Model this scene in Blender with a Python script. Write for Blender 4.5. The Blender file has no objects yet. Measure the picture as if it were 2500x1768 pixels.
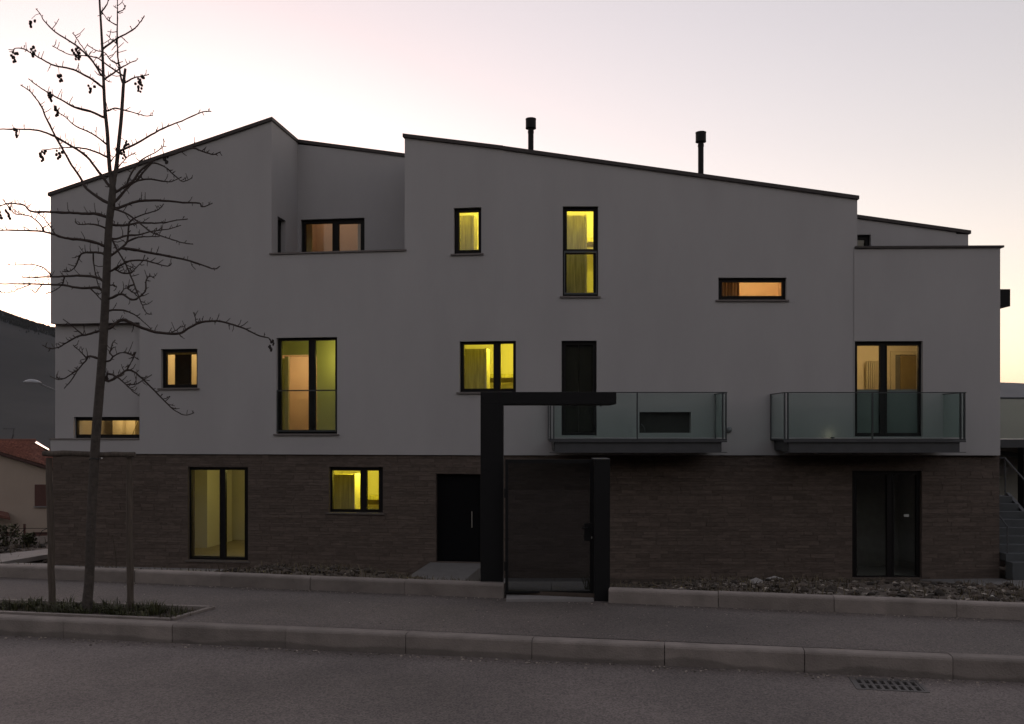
import bpy, bmesh, math, random
from mathutils import Vector, Matrix, noise
random.seed(7)
sc = bpy.context.scene
COL = sc.collection
# ------------------------------------------------------------------ camera
F, CX, HY, EYE = 2200.0, 1250.0, 1050.0, 1.6      # photo pixels (2500 wide): focal length, optical axis, horizon
cam = bpy.data.cameras.new('camera'); cam_o = bpy.data.objects.new('camera', cam); COL.objects.link(cam_o)
cam.sensor_width = 36; cam.lens = 36*F/2500; cam.shift_y = (HY-884)/2500
cam.clip_start = .1; cam.clip_end = 40000
cam_o.location = (0, 0, EYE); cam_o.rotation_euler = (math.pi/2, 0, 0)
sc.camera = cam_o
# ------------------------------------------------------------------ sky, sun, exposure
SUN_EL, SUN_AZ = 0.3, -22.0
wd = bpy.data.worlds.new('World'); sc.world = wd; wd.use_nodes = True
nt = wd.node_tree; bg = nt.nodes['Background']
sky = nt.nodes.new('ShaderNodeTexSky'); sky.sky_type = 'NISHITA'; sky.sun_disc = False
sky.sun_elevation = math.radians(SUN_EL); sky.sun_rotation = math.radians(SUN_AZ)
sky.air_density = 1.0; sky.dust_density = 1.3; sky.ozone_density = 1.1; sky.altitude = 300
tint = nt.nodes.new('ShaderNodeMix'); tint.data_type = 'RGBA'; tint.blend_type = 'MULTIPLY'
tint.inputs['Factor'].default_value = 1; tint.inputs['B'].default_value = (1.10, .95, .935, 1)
hs_ = nt.nodes.new('ShaderNodeHueSaturation'); hs_.inputs['Saturation'].default_value = .58
gm_ = nt.nodes.new('ShaderNodeGamma'); gm_.inputs['Gamma'].default_value = .82
nt.links.new(sky.outputs[0], gm_.inputs['Color']); nt.links.new(gm_.outputs[0], hs_.inputs['Color']); nt.links.new(hs_.outputs[0], tint.inputs['A']); nt.links.new(tint.outputs['Result'], bg.inputs[0])
bg.inputs[1].default_value = .11
sun = bpy.data.lights.new('sun', 'SUN'); sun.energy = .05; sun.angle = math.radians(10); sun.color = (1, .8, .62)
sun_o = bpy.data.objects.new('sun', sun); COL.objects.link(sun_o)
_d = Vector((math.sin(math.radians(SUN_AZ)), math.cos(math.radians(SUN_AZ)), math.tan(math.radians(2.0))))
sun_o.rotation_euler = _d.to_track_quat('Z', 'Y').to_euler()
sc.view_settings.view_transform = 'Standard'; sc.view_settings.look = 'None'
sc.view_settings.gamma = 1; sc.view_settings.exposure = 3.2
sc.render.engine = 'CYCLES'
sc.cycles.use_denoising = True
sc.cycles.max_bounces = 8; sc.cycles.transparent_max_bounces = 24
sc.cycles.caustics_reflective = False; sc.cycles.caustics_refractive = False
sc.cycles.sample_clamp_indirect = 3.0

# ------------------------------------------------------------------ helpers
def P(px, py, Y):
    return Vector(((px-CX)*Y/F, Y, EYE-(py-HY)*Y/F))

class Frame:
    """a vertical plane: u runs along it, d goes behind it, z is up"""
    def __init__(s, O, U, N): s.O, s.U, s.N = Vector(O), Vector(U), Vector(N)
    def w(s, u, d, z):
        v = s.O + s.U*u + s.N*d; return Vector((v.x, v.y, z))
    def pix(s, px, py, d=0):
        r = Vector(((px-CX)/F, 1, (HY-py)/F)); o = s.O + s.N*d
        t = (o.x*s.N.x + o.y*s.N.y)/(r.x*s.N.x + r.y*s.N.y)
        q = r*t; k = q - s.O
        return k.x*s.U.x + k.y*s.U.y, EYE + q.z
    def rect(s, px0, py0, px1, py1, d=0):
        mx, my = (px0+px1)/2, (py0+py1)/2
        u0 = s.pix(px0, my, d)[0]; u1 = s.pix(px1, my, d)[0]
        z1 = s.pix(mx, py0, d)[1]; z0 = s.pix(mx, py1, d)[1]
        return u0, z0, u1, z1
def plane_frame(x, y, deg):
    a = math.radians(deg)
    return Frame((x, y, 0), (math.cos(a), -math.sin(a), 0), (math.sin(a), math.cos(a), 0))
WORLD = Frame((0, 0, 0), (1, 0, 0), (0, 1, 0))

def origin(parent):
    o = parent
    while o is not None and o.parent is not None: o = o.parent
    return Vector(o.location) if o is not None else Vector((0, 0, 0))

def tag(o, label=None, cat=None, group=None, kind=None):
    if label: o['label'] = label
    if cat: o['category'] = cat
    if group: o['group'] = group
    if kind: o['kind'] = kind
    return o
def thing(name, loc, label, cat, group=None):
    o = bpy.data.objects.new(name, None); COL.objects.link(o); o.location = loc; o.empty_display_size = .2
    return tag(o, label, cat, group)

class MB:
    def __init__(s): s.v, s.f, s.tone = [], [], []
    def poly(s, pts, faces, tone=None):
        b = len(s.v); s.v += [Vector(p) for p in pts]; s.f += [tuple(b+i for i in f) for f in faces]
        if tone is not None: s.tone += [tone]*len(pts)
        return s
    def hexa(s, p, tone=None):        # 4 bottom then 4 top, same order
        return s.poly(p, [(0,3,2,1),(4,5,6,7),(0,1,5,4),(1,2,6,5),(2,3,7,6),(3,0,4,7)], tone)
    def box(s, fr, u0, u1, d0, d1, z0, z1, tone=None):
        return s.hexa([fr.w(u0,d0,z0),fr.w(u1,d0,z0),fr.w(u1,d1,z0),fr.w(u0,d1,z0),
                       fr.w(u0,d0,z1),fr.w(u1,d0,z1),fr.w(u1,d1,z1),fr.w(u0,d1,z1)], tone)
    def tube(s, pts, rad, n=8, cap=True):
        pts = [Vector(p) for p in pts]
        if not hasattr(rad, '__len__'): rad = [rad]*len(pts)
        b = len(s.v); ref = Vector((.31, .87, .13))
        for i, p in enumerate(pts):
            t = (pts[min(i+1, len(pts)-1)] - pts[max(i-1, 0)]).normalized()
            a = t.cross(ref)
            if a.length < .05: a = t.cross(Vector((1, 0, 0)))
            a.normalize(); c = t.cross(a)
            for k in range(n):
                th = 2*math.pi*k/n
                s.v.append(p + (a*math.cos(th) + c*math.sin(th))*rad[i])
        for i in range(len(pts)-1):
            for k in range(n):
                k2 = (k+1) % n
                s.f.append((b+i*n+k, b+i*n+k2, b+(i+1)*n+k2, b+(i+1)*n+k))
        if cap:
            s.f.append(tuple(b+k for k in range(n))[::-1]); e = b+(len(pts)-1)*n
            s.f.append(tuple(e+k for k in range(n)))
        return s
    def lathe(s, c, prof, n=20):      # prof: (radius, z)
        b = len(s.v); c = Vector(c)
        for r, z in prof:
            for k in range(n):
                th = 2*math.pi*k/n; s.v.append(c + Vector((r*math.cos(th), r*math.sin(th), z)))
        for i in range(len(prof)-1):
            for k in range(n):
                k2 = (k+1) % n
                s.f.append((b+i*n+k, b+i*n+k2, b+(i+1)*n+k2, b+(i+1)*n+k))
        s.f.append(tuple(b+k for k in range(n))[::-1]); e = b+(len(prof)-1)*n
        s.f.append(tuple(e+k for k in range(n)))
        return s
    def blob(s, c, r, jit=.25, squash=1.0, tone=None):   # a small irregular lump, 20 faces
        bm = bmesh.new(); bmesh.ops.create_icosphere(bm, subdivisions=1, radius=1)
        b = len(s.v); c = Vector(c)
        for v in bm.verts:
            k = r*(1+random.uniform(-jit, jit)); s.v.append(c + Vector((v.co.x*k, v.co.y*k, v.co.z*k*squash)))
        for f in bm.faces: s.f.append(tuple(b+v.index for v in f.verts))
        if tone is not None: s.tone += [tone]*len(bm.verts)
        bm.free(); return s
    def build(s, name, mat, parent=None, smooth=False, org=None, bevel=0):
        off = origin(parent) if parent is not None else (Vector(org) if org is not None else Vector((0, 0, 0)))
        me = bpy.data.meshes.new(name); me.from_pydata([v-off for v in s.v], [], s.f)
        if len(s.tone) == len(s.v) and s.tone:
            at = me.attributes.new('tone', 'FLOAT', 'POINT'); at.data.foreach_set('value', s.tone)
        me.materials.append(mat)
        if smooth: me.polygons.foreach_set('use_smooth', [True]*len(me.polygons))
        me.update()
        o = bpy.data.objects.new(name, me); COL.objects.link(o)
        if parent is not None: o.parent = parent
        elif org is not None: o.location = off
        if bevel:
            m = o.modifiers.new('bevel', 'BEVEL'); m.width = bevel; m.segments = 2; m.limit_method = 'ANGLE'
        return o

def panel(fr, outline, holes, d0, d1):
    """an upright slab with openings -> MB; outline and holes are lists of (u, z)"""
    cu = bpy.data.curves.new('tmp', 'CURVE'); cu.dimensions = '2D'; cu.fill_mode = 'BOTH'; cu.extrude = .5
    for ring in [outline]+holes:
        sp = cu.splines.new('POLY'); sp.points.add(len(ring)-1)
        for p, (u, z) in zip(sp.points, ring): p.co = (u, z, 0, 1)
        sp.use_cyclic_u = True
    o = bpy.data.objects.new('tmp', cu); COL.objects.link(o)
    me = bpy.data.meshes.new_from_object(o.evaluated_get(bpy.context.evaluated_depsgraph_get()))
    bpy.data.objects.remove(o); bpy.data.curves.remove(cu)
    bm = bmesh.new(); bm.from_mesh(me); bmesh.ops.remove_doubles(bm, verts=bm.verts, dist=1e-4)
    mb = MB(); bm.verts.index_update()
    for v in bm.verts: mb.v.append(fr.w(v.co.x, d0+(v.co.z+.5)*(d1-d0), v.co.y))
    for f in bm.faces: mb.f.append(tuple(v.index for v in f.verts))
    bm.free(); bpy.data.meshes.remove(me)
    return mb
def ring(r): u0, z0, u1, z1 = r; return [(u0, z0), (u1, z0), (u1, z1), (u0, z1)]
def grow(r, g): return (r[0]-g, r[1]-g, r[2]+g, r[3]+g)

# ------------------------------------------------------------------ materials
MATS = {}
def mat(name, col, rough=.8, var=.12, scale=6.0, bump=.0, bscale=40.0, metal=0, spec=.4, col2=None, detail=6, tone=0, stretch=None):
    m = bpy.data.materials.new(name); m.use_nodes = True; n = m.node_tree; L = n.links
    b = n.nodes['Principled BSDF']; b.inputs['Roughness'].default_value = rough; b.inputs['Metallic'].default_value = metal
    b.inputs['Specular IOR Level'].default_value = spec
    tc = n.nodes.new('ShaderNodeTexCoord'); src = tc.outputs['Object']
    if stretch:
        mp = n.nodes.new('ShaderNodeMapping'); mp.inputs['Scale'].default_value = stretch
        L.new(src, mp.inputs[0]); src = mp.outputs[0]
    nz = n.nodes.new('ShaderNodeTexNoise'); nz.inputs['Scale'].default_value = scale; nz.inputs['Detail'].default_value = detail
    nz.inputs['Roughness'].default_value = .6
    L.new(src, nz.inputs['Vector'])
    cr = n.nodes.new('ShaderNodeValToRGB'); cr.color_ramp.elements[0].position = .3; cr.color_ramp.elements[1].position = .7
    c2 = col2 or tuple(c*(1+var) for c in col); c1 = col if col2 else tuple(c*(1-var) for c in col)
    cr.color_ramp.elements[0].color = (*c1, 1); cr.color_ramp.elements[1].color = (*c2, 1)
    L.new(nz.outputs['Fac'], cr.inputs[0]); out = cr.outputs[0]
    if tone:
        at = n.nodes.new('ShaderNodeAttribute'); at.attribute_name = 'tone'
        mr = n.nodes.new('ShaderNodeMapRange'); mr.inputs['To Min'].default_value = 1-tone; mr.inputs['To Max'].default_value = 1+tone
        L.new(at.outputs['Fac'], mr.inputs['Value'])
        mx = n.nodes.new('ShaderNodeMix'); mx.data_type = 'RGBA'; mx.blend_type = 'MULTIPLY'; mx.inputs['Factor'].default_value = 1
        L.new(out, mx.inputs['A']); L.new(mr.outputs[0], mx.inputs['B']); out = mx.outputs['Result']
    L.new(out, b.inputs['Base Color'])
    if bump:
        nb = n.nodes.new('ShaderNodeTexNoise'); nb.inputs['Scale'].default_value = bscale; nb.inputs['Detail'].default_value = 5
        L.new(src, nb.inputs['Vector'])
        bp = n.nodes.new('ShaderNodeBump'); bp.inputs['Strength'].default_value = bump; bp.inputs['Distance'].default_value = .02
        L.new(nb.outputs['Fac'], bp.inputs['Height']); L.new(bp.outputs[0], b.inputs['Normal'])
    MATS[name] = m
    return m
def glass_mat(name, trans, refl=(1, 1, 1), rough=.01, ior=1.5, base=.0):
    m = bpy.data.materials.new(name); m.use_nodes = True; n = m.node_tree; L = n.links
    n.nodes.remove(n.nodes['Principled BSDF'])
    t = n.nodes.new('ShaderNodeBsdfTransparent'); t.inputs[0].default_value = (*trans, 1)
    g = n.nodes.new('ShaderNodeBsdfGlossy'); g.inputs[0].default_value = (*refl, 1); g.inputs['Roughness'].default_value = rough
    lw = n.nodes.new('ShaderNodeLayerWeight'); lw.inputs['Blend'].default_value = .5
    pw = n.nodes.new('ShaderNodeMath'); pw.operation = 'POWER'; pw.inputs[1].default_value = 5; L.new(lw.outputs['Facing'], pw.inputs[0])
    f0 = ((ior-1)/(ior+1))**2
    fr = n.nodes.new('ShaderNodeMath'); fr.operation = 'MULTIPLY_ADD'; fr.inputs[1].default_value = 1-f0; fr.inputs[2].default_value = f0; L.new(pw.outputs[0], fr.inputs[0])
    ad = n.nodes.new('ShaderNodeMath'); ad.operation = 'ADD'; ad.use_clamp = True; ad.inputs[1].default_value = base
    nz = n.nodes.new('ShaderNodeTexNoise'); nz.inputs['Scale'].default_value = 1.5
    bp = n.nodes.new('ShaderNodeBump'); bp.inputs['Strength'].default_value = .03; bp.inputs['Distance'].default_value = .01
    L.new(nz.outputs['Fac'], bp.inputs['Height']); L.new(bp.outputs[0], g.inputs['Normal'])
    mx = n.nodes.new('ShaderNodeMixShader'); L.new(fr.outputs[0], ad.inputs[0]); L.new(ad.outputs[0], mx.inputs[0])
    L.new(t.outputs[0], mx.inputs[1]); L.new(g.outputs[0], mx.inputs[2])
    L.new(mx.outputs[0], n.nodes['Material Output'].inputs['Surface'])
    return m
def asphalt_mat(name, base, sparkle=.12):
    m = mat(name, base, rough=.75, var=.10, scale=1.3, bump=0)
    n = m.node_tree; L = n.links; b = n.nodes['Principled BSDF']
    tc = n.nodes.new('ShaderNodeTexCoord')
    vo = n.nodes.new('ShaderNodeTexVoronoi'); vo.inputs['Scale'].default_value = 95; L.new(tc.outputs['Object'], vo.inputs['Vector'])
    cr = n.nodes.new('ShaderNodeValToRGB'); cr.color_ramp.elements[0].position = .0; cr.color_ramp.elements[1].position = .85
    cr.color_ramp.elements[0].color = (.55, .54, .53, 1); cr.color_ramp.elements[1].color = (1.6, 1.55, 1.5, 1)
    L.new(vo.outputs['Color'], cr.inputs[0])
    old = b.inputs['Base Color'].links[0].from_socket
    mx = n.nodes.new('ShaderNodeMix'); mx.data_type = 'RGBA'; mx.blend_type = 'MULTIPLY'; mx.inputs['Factor'].default_value = 1
    L.new(old, mx.inputs['A']); L.new(cr.outputs[0], mx.inputs['B'])
    # worn patches and cracks
    n2 = n.nodes.new('ShaderNodeTexNoise'); n2.inputs['Scale'].default_value = .5; n2.inputs['Detail'].default_value = 8
    L.new(tc.outputs['Object'], n2.inputs['Vector'])
    r2 = n.nodes.new('ShaderNodeMapRange'); r2.inputs['From Min'].default_value = .35; r2.inputs['From Max'].default_value = .65
    r2.inputs['To Min'].default_value = .74; r2.inputs['To Max'].default_value = 1.22; L.new(n2.outputs['Fac'], r2.inputs['Value'])
    m3 = n.nodes.new('ShaderNodeMix'); m3.data_type = 'RGBA'; m3.blend_type = 'MULTIPLY'; m3.inputs['Factor'].default_value = 1
    L.new(mx.outputs['Result'], m3.inputs['A']); L.new(r2.outputs[0], m3.inputs['B'])
    L.new(m3.outputs['Result'], b.inputs['Base Color'])
    bp = n.nodes.new('ShaderNodeBump'); bp.inputs['Strength'].default_value = .55; bp.inputs['Distance'].default_value = .006
    L.new(vo.outputs['Distance'], bp.inputs['Height']); L.new(bp.outputs[0], b.inputs['Normal'])
    return m

M_plaster = mat('plaster', (.338, .328, .332), .92, .05, .9, .10, 90, stretch=(1, 1, .3))
M_plaster_dark = mat('plaster_grey', (.27, .265, .27), .92, .05, .8, .10, 90)
M_stone = mat('slate_stone', (.094, .074, .063), .88, .22, 7, .25, 30, tone=.16, stretch=(1, 1, 4), spec=.15)
M_mortar = mat('mortar', (.076, .060, .052), .95, .2, 10)
M_dark = mat('dark_metal', (.006, .006, .0066), .6, .15, 8, spec=.2)
M_frame = mat('window_frame_brown', (.006, .005, .0052), .55, .2, 10, spec=.2)
M_roof = mat('roof_metal', (.035, .028, .027), .6, .2, 3)
M_sill = mat('sill_stone', (.13, .115, .11), .7, .12, 9, .1, 60)
M_stone_sill = mat('grey_sill', (.085, .072, .065), .8, .12, 9)
M_steel = mat('painted_steel', (.052, .054, .058), .5, .1, 5, spec=.3)
M_rail = mat('rail_steel', (.05, .056, .06), .35, .1, 5, metal=.4)
M_glass = glass_mat('window_glass', (.95, .96, .94), ior=1.38, base=0)
M_bglass = glass_mat('balcony_glass', (.835, .90, .88), ior=1.45, base=.01)
M_clear = glass_mat('guard_glass', (.95, .965, .95), ior=1.35, base=.0)
M_gglass = glass_mat('smoked_glass', (.57, .58, .585), ior=1.4, base=.0)
M_kerb = mat('kerb_concrete', (.190, .165, .150), .9, .22, 3.5, .35, 70, tone=.14)
def damp(m):
    n = m.node_tree; L = n.links; b = n.nodes['Principled BSDF']; tc = n.nodes.new('ShaderNodeTexCoord')
    sx = n.nodes.new('ShaderNodeSeparateXYZ'); L.new(tc.outputs['Object'], sx.inputs[0])
    nz = n.nodes.new('ShaderNodeTexNoise'); nz.inputs['Scale'].default_value = 1.1; nz.inputs['Detail'].default_value = 5; L.new(tc.outputs['Object'], nz.inputs['Vector'])
    ml = n.nodes.new('ShaderNodeMath'); ml.operation = 'MULTIPLY_ADD'; ml.inputs[1].default_value = .20; ml.inputs[2].default_value = -.228; L.new(nz.outputs['Fac'], ml.inputs[0])
    su = n.nodes.new('ShaderNodeMath'); su.operation = 'SUBTRACT'; L.new(sx.outputs['Z'], su.inputs[0]); L.new(ml.outputs[0], su.inputs[1])
    mr = n.nodes.new('ShaderNodeMapRange'); mr.inputs['From Min'].default_value = -.006; mr.inputs['From Max'].default_value = .012
    mr.inputs['To Min'].default_value = .66; mr.inputs['To Max'].default_value = 1; L.new(su.outputs[0], mr.inputs['Value'])
    mx = n.nodes.new('ShaderNodeMix'); mx.data_type = 'RGBA'; mx.blend_type = 'MULTIPLY'; mx.inputs['Factor'].default_value = 1
    old = b.inputs['Base Color'].links[0].from_socket; L.new(old, mx.inputs['A']); L.new(mr.outputs[0], mx.inputs['B']); L.new(mx.outputs['Result'], b.inputs['Base Color'])
damp(M_kerb)
M_road = asphalt_mat('asphalt_road', (.108, .094, .090))
M_walk = asphalt_mat('asphalt_pavement', (.082, .071, .067))
M_conc = mat('concrete', (.20, .19, .185), .9, .15, 2.5, .25, 50)
M_padc = mat('worn_concrete', (.13, .125, .122), .9, .15, 2.5, .25, 50)
M_soil = mat('soil', (.045, .033, .025), .95, .4, 3, .8, 14)
M_clod = mat('clods', (.042, .033, .026), .95, .3, 9, .4, 40, tone=.7)
M_chip = mat('stone_chips', (.17, .15, .13), .9, .3, 15, tone=.6)
M_grass = mat('grass', (.040, .042, .015), .7, .3, 8, tone=.6)
M_straw = mat('dry_straw', (.065, .052, .030), .8, .3, 8, tone=.5)
M_bark = mat('bark', (.055, .046, .040), .9, .3, 18, .6, 60)
M_twig = mat('twig_bark', (.040, .028, .024), .85, .2, 20, .3, 80)
M_pod = mat('seed_pods', (.018, .013, .012), .8, .2, 30)
M_timber = mat('weathered_timber', (.085, .068, .055), .9, .35, 5, .6, 30, stretch=(9, 9, 1))
M_iron = mat('cast_iron', (.10, .092, .088), .65, .2, 20, .3, 80)
M_pit = mat('drain_pit', (.008, .008, .008), .9)

# ------------------------------------------------------------------ facade planes
YB = 21.4
XC = (1228-CX)*YB/F
LF = plane_frame(XC, YB, 7.9)          # left half of the front, turned back a little
RF = plane_frame(XC, YB, 0.0)          # right half, square to the view
U2084 = RF.pix(2084.5, 900)[0]
WF = plane_frame(XC+U2084, YB-.02, 1.4)  # right wing
XR = 11.62                              # right side of the building
def wall_y(x):
    if x < XC: return YB - math.tan(math.radians(7.9))*(x-XC)
    return YB
ZB = 1.0                                # bottom of the white wall / top of the stone base
Z0 = -1.95                              # foot of the walls
# ------------------------------------------------------------------ ground, road, kerbs, pavement
def near_y(x): return 6.907 - .183*x            # front edge of the kerb along the road
def far_y(x): return 8.61 - .225*x              # front edge of the kerb along the garden
ROAD_Z = -.155
def sheet(outline, holes, zf):
    cu = bpy.data.curves.new('tmp', 'CURVE'); cu.dimensions = '2D'; cu.fill_mode = 'BOTH'
    for rg in [outline]+holes:
        sp = cu.splines.new('POLY'); sp.points.add(len(rg)-1)
        for p, (x, y) in zip(sp.points, rg): p.co = (x, y, 0, 1)
        sp.use_cyclic_u = True
    o = bpy.data.objects.new('tmp', cu); COL.objects.link(o)
    me = bpy.data.meshes.new_from_object(o.evaluated_get(bpy.context.evaluated_depsgraph_get()))
    bpy.data.objects.remove(o); bpy.data.curves.remove(cu)
    mb = MB()
    for v in me.vertices: mb.v.append(Vector((v.co.x, v.co.y, zf(v.co.x, v.co.y))))
    for f in me.polygons:
        vs = tuple(f.vertices)
        if f.normal.z < 0: vs = vs[::-1]
        mb.f.append(vs)
    bpy.data.meshes.remove(me)
    return mb
# drain grate position
KA = math.atan(.183); KU = Vector((math.cos(KA), -math.sin(KA), 0)); KN = Vector((math.sin(KA), math.cos(KA), 0))
GC = P(2168, 1672, (EYE-ROAD_Z)*F/622)
GF = Frame((GC.x, GC.y, 0), KU, KN)
gh = [tuple(GF.w(u, d, 0).xy) for u, d in ((-.235, -.155), (.235, -.155), (.235, .155), (-.235, .155))]
RX = 45
road = sheet([(-RX, -9), (RX, -9), (RX, near_y(RX)+.06), (-RX, near_y(-RX)+.06)], [gh], lambda x, y: ROAD_Z)
tag(road.build('road', M_road), kind='structure')

# tree pit polygon in the pavement
def gp(px, py, z=0.0):
    Y = (EYE-z)*F/(py-HY); return ((px-CX)*Y/F, Y)
PIT = [gp(425, 1507), gp(520, 1482), (-5.6, 8.62), (-5.6, near_y(-5.6)+.2)]
PIT[0] = (PIT[0][0], near_y(PIT[0][0])+.2)
walk = sheet([(-RX, near_y(-RX)+.06), (RX, near_y(RX)+.06), (RX, far_y(RX)+.06), (-RX, far_y(-RX)+.06)], [PIT], lambda x, y: -.012)
for fy_, dx_ in ((near_y, .06), (far_y, .06)):
    walk.poly([(-RX, fy_(-RX)+dx_, -.013), (RX, fy_(RX)+dx_, -.013), (RX, fy_(RX)+dx_, -.8), (-RX, fy_(-RX)+dx_, -.8)], [(0, 1, 2, 3)])
tag(walk.build('pavement', M_walk), kind='structure')

def kerb_run(name, y_of, slope, top, bottom, x_start, x_end, step=1.0, skip=None, phase=0.0):
    a = math.atan(slope); root = bpy.data.objects.new(name, None); COL.objects.link(root)
    root.location = (0, y_of(0), 0); tag(root, kind='structure')
    cu, su = math.cos(a), math.sin(a); n = 0
    x = x_start
    while x < x_end:
        x1 = x + step*cu
        if not (skip and x1 > skip[0]+.02 and x < skip[1]-.02):
            g = random.uniform(.0035, .007); dz = random.uniform(-.004, .004); dd = random.uniform(-.005, .005)
            L = step; pr = [(0, bottom), (0, top-.022+dz), (.006, top-.009+dz), (.02, top+dz), (.115, top+dz), (.12, top-.006+dz), (.12, bottom)]
            nx, ny = su, cu
            mb = MB(); m = len(pr); NS = 6
            for i in range(NS+1):
                t = g/2 + (L-g)*i/NS
                for (d, z) in pr:
                    wob = .0025*noise.noise(Vector((x+t*4, d*20, z*9)))
                    chip = -.008*max(0, noise.noise(Vector((x*3+t*7, 4.2, z*4)))-.25) if z > bottom else 0
                    mb.v.append(Vector((x + t*cu + (d+dd+wob)*nx, y_of(x) - t*su + (d+dd+wob)*ny, z+chip)))
            for i in range(NS):
                for k in range(m-1):
                    mb.f.append((i*m+k, i*m+k+1, (i+1)*m+k+1, (i+1)*m+k)[::-1])
            mb.f.append(tuple(range(m))); mb.f.append(tuple(NS*m+k for k in range(m))[::-1])
            mb.tone = [random.random()]*len(mb.v); mb.build('kerb_stone', M_kerb, root)
            n += 1
        x = x1
    return root
kx = lambda px, py, z: gp(px, py, z)[0]
cosn = math.cos(math.atan(.183))
j0 = kx(155, 1513, 0.0)
kerb_run('kerb', near_y, .183, 0.0, -.32, j0-11*cosn, j0+16*cosn)
cosf = math.cos(math.atan(.225))
jf = kx(1229.5, 1425, .12)
kerb_run('kerb', far_y, .225, .12, -.2, jf-11*cosf, jf-.01)
jr = kx(2030, 1458, .12)
kerb_run('kerb', far_y, .225, .12, -.2, jr-2*cosf+.02, jr+9*cosf)

def smooth(t): t = max(0, min(1, t)); return t*t*(3-2*t)
def ground_z(x, y):
    xc = max(-30, min(30, x)); yk = far_y(xc)+.1; yw = wall_y(max(-14, min(14, x)))-1.0
    t = (y-yk)/max(.5, yw-yk)
    if t < 1:
        z = .05 + (-1.93-.05)*max(0, t)
        z += .07*noise.noise(Vector((x*.7, y*.7, 3)))*min(1, t*6)*min(1, (1-t)*5)
        bulge = .16*smooth((x-2.0)/1.2)*(1-smooth((x-7.2)/1.6)) + .20*smooth((x+4.0)/.9)*(1-smooth((x+2.2)/.9))
        z += bulge*math.sin(math.pi*max(0, t)**.8)
    else:
        z = -1.93 - .42*smooth((y-yw)/8.5)
        z -= 2.6*smooth((y-33)/12); z -= 12*smooth((y-48)/150); z -= 30*smooth((y-200)/500)
        if x < -12.2: z += .10*noise.noise(Vector((x*.5, y*.5, 7))) + .06*noise.noise(Vector((x*1.7, y*1.7, 1)))
    return z
def axis(n, near, far, p=3.2):
    return [math.copysign(near*abs(t) + (far-near)*abs(t)**p, t) for t in [(-1+2*i/(n-1)) for i in range(n)]]
XS = axis(181, 32, 6000, 9); SS = [0, 0, .25, .5, .8, 1.1] + [1.1 + 24*(i/70) + 9000*(i/110)**9 for i in range(1, 111)]
mb = MB()
for js, s in enumerate(SS):
    for x in XS:
        y = far_y(max(-30, min(30, x))) + .1 + s
        mb.v.append(Vector((x, y, ground_z(x, y)-(.9 if js == 0 else 0))))
W = len(XS)
for j in range(len(SS)-1):
    for i in range(W-1): mb.f.append((j*W+i, j*W+i+1, (j+1)*W+i+1, (j+1)*W+i))
tag(mb.build('ground', M_soil, smooth=True), kind='structure')
mb = MB(); mb.poly([(-6000, -6000, -.4), (6000, -6000, -.4), (6000, -8.5, -.4), (-6000, -8.5, -.4)], [(0, 1, 2, 3)])
mb.poly([(-6000, -8.5, -.4), (-RX+2, -8.5, -.4), (-RX+2, 17, -.4), (-6000, 17, -.4)], [(0, 1, 2, 3)])
mb.poly([(RX-2, -8.5, -.4), (6000, -8.5, -.4), (6000, 4, -.4), (RX-2, 4, -.4)], [(0, 1, 2, 3)])
tag(mb.build('field', mat('meadow', (.05, .05, .03), .95, .3, .05)), kind='structure')

# tree pit: soil and edging
mb = sheet([(x*1.0, y) for x, y in PIT], [], lambda x, y: -.03)
tag(mb.build('tree_pit', M_soil), kind='structure')
pit_root = bpy.data.objects['tree_pit']
for a, b in ((PIT[0], PIT[1]), (PIT[1], PIT[2]), (PIT[3], PIT[0])):
    A, B = Vector((*a, 0)), Vector((*b, 0)); t = (B-A).normalized(); n = Vector((-t.y, t.x, 0))*.025
    mb = MB(); mb.hexa([A-n+Vector((0, 0, -.1)), B-n+Vector((0, 0, -.1)), B+n+Vector((0, 0, -.1)), A+n+Vector((0, 0, -.1)),
                        A-n+Vector((0, 0, .006)), B-n+Vector((0, 0, .006)), B+n+Vector((0, 0, .006)), A+n+Vector((0, 0, .006))])
    mb.tone = [.4]*len(mb.v); mb.build('edging', M_kerb, pit_root)

# ------------------------------------------------------------------ hills
M_hill = mat('hillside', (.015, .017, .017), .95, .35, .02, 0, 1, col2=(.026, .026, .025))
M_farhill = mat('far_hillside', (.07, .07, .065), .95, .2, .004)
M_wood = mat('wood_crowns', (.018, .019, .017), .9, .3, .1)
def interp(tab, x):
    for (a, b), (c, d) in zip(tab, tab[1:]):
        if x <= c: return b + (d-b)*max(0, (x-a))/(c-a)
    return tab[-1][1]
RIDGE = [(-1500, 560), (-600, 600), (-250, 668), (0, 760), (40, 776), (80, 789), (132, 803), (260, 850), (500, 930), (800, 1000), (1100, 1042)]
HYD = 1150.0
def hill_z(px, t):
    X = (px-CX)*HYD/F
    r = EYE + (HY-interp(RIDGE, px))*HYD/F
    z = -42 + (r+42)*(t**1.15)
    z += 9*math.sin(math.pi*t)*noise.noise(Vector((X*.006, t*4, 2)))
    return X, z
mb = MB(); PXS = [-1500+2600*i/130 for i in range(131)]
NT = 26
for j in range(NT+8):
    t = min(1, j/NT)
    for px in PXS:
        X, z = hill_z(px, t)
        Yd = 380 + (HYD-380)*t if j <= NT else HYD + (j-NT)*60
        if j > NT: z -= (j-NT)**2*2.5
        mb.v.append(Vector((X*(.55+.45*t) if j <= NT else X, Yd, z)))
for j in range(NT+7):
    for i in range(130): mb.f.append((j*131+i, j*131+i+1, (j+1)*131+i+1, (j+1)*131+i))
tag(mb.build('hill', M_hill, smooth=True), kind='structure')
mb = MB(); rng = random.Random(5)
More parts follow.
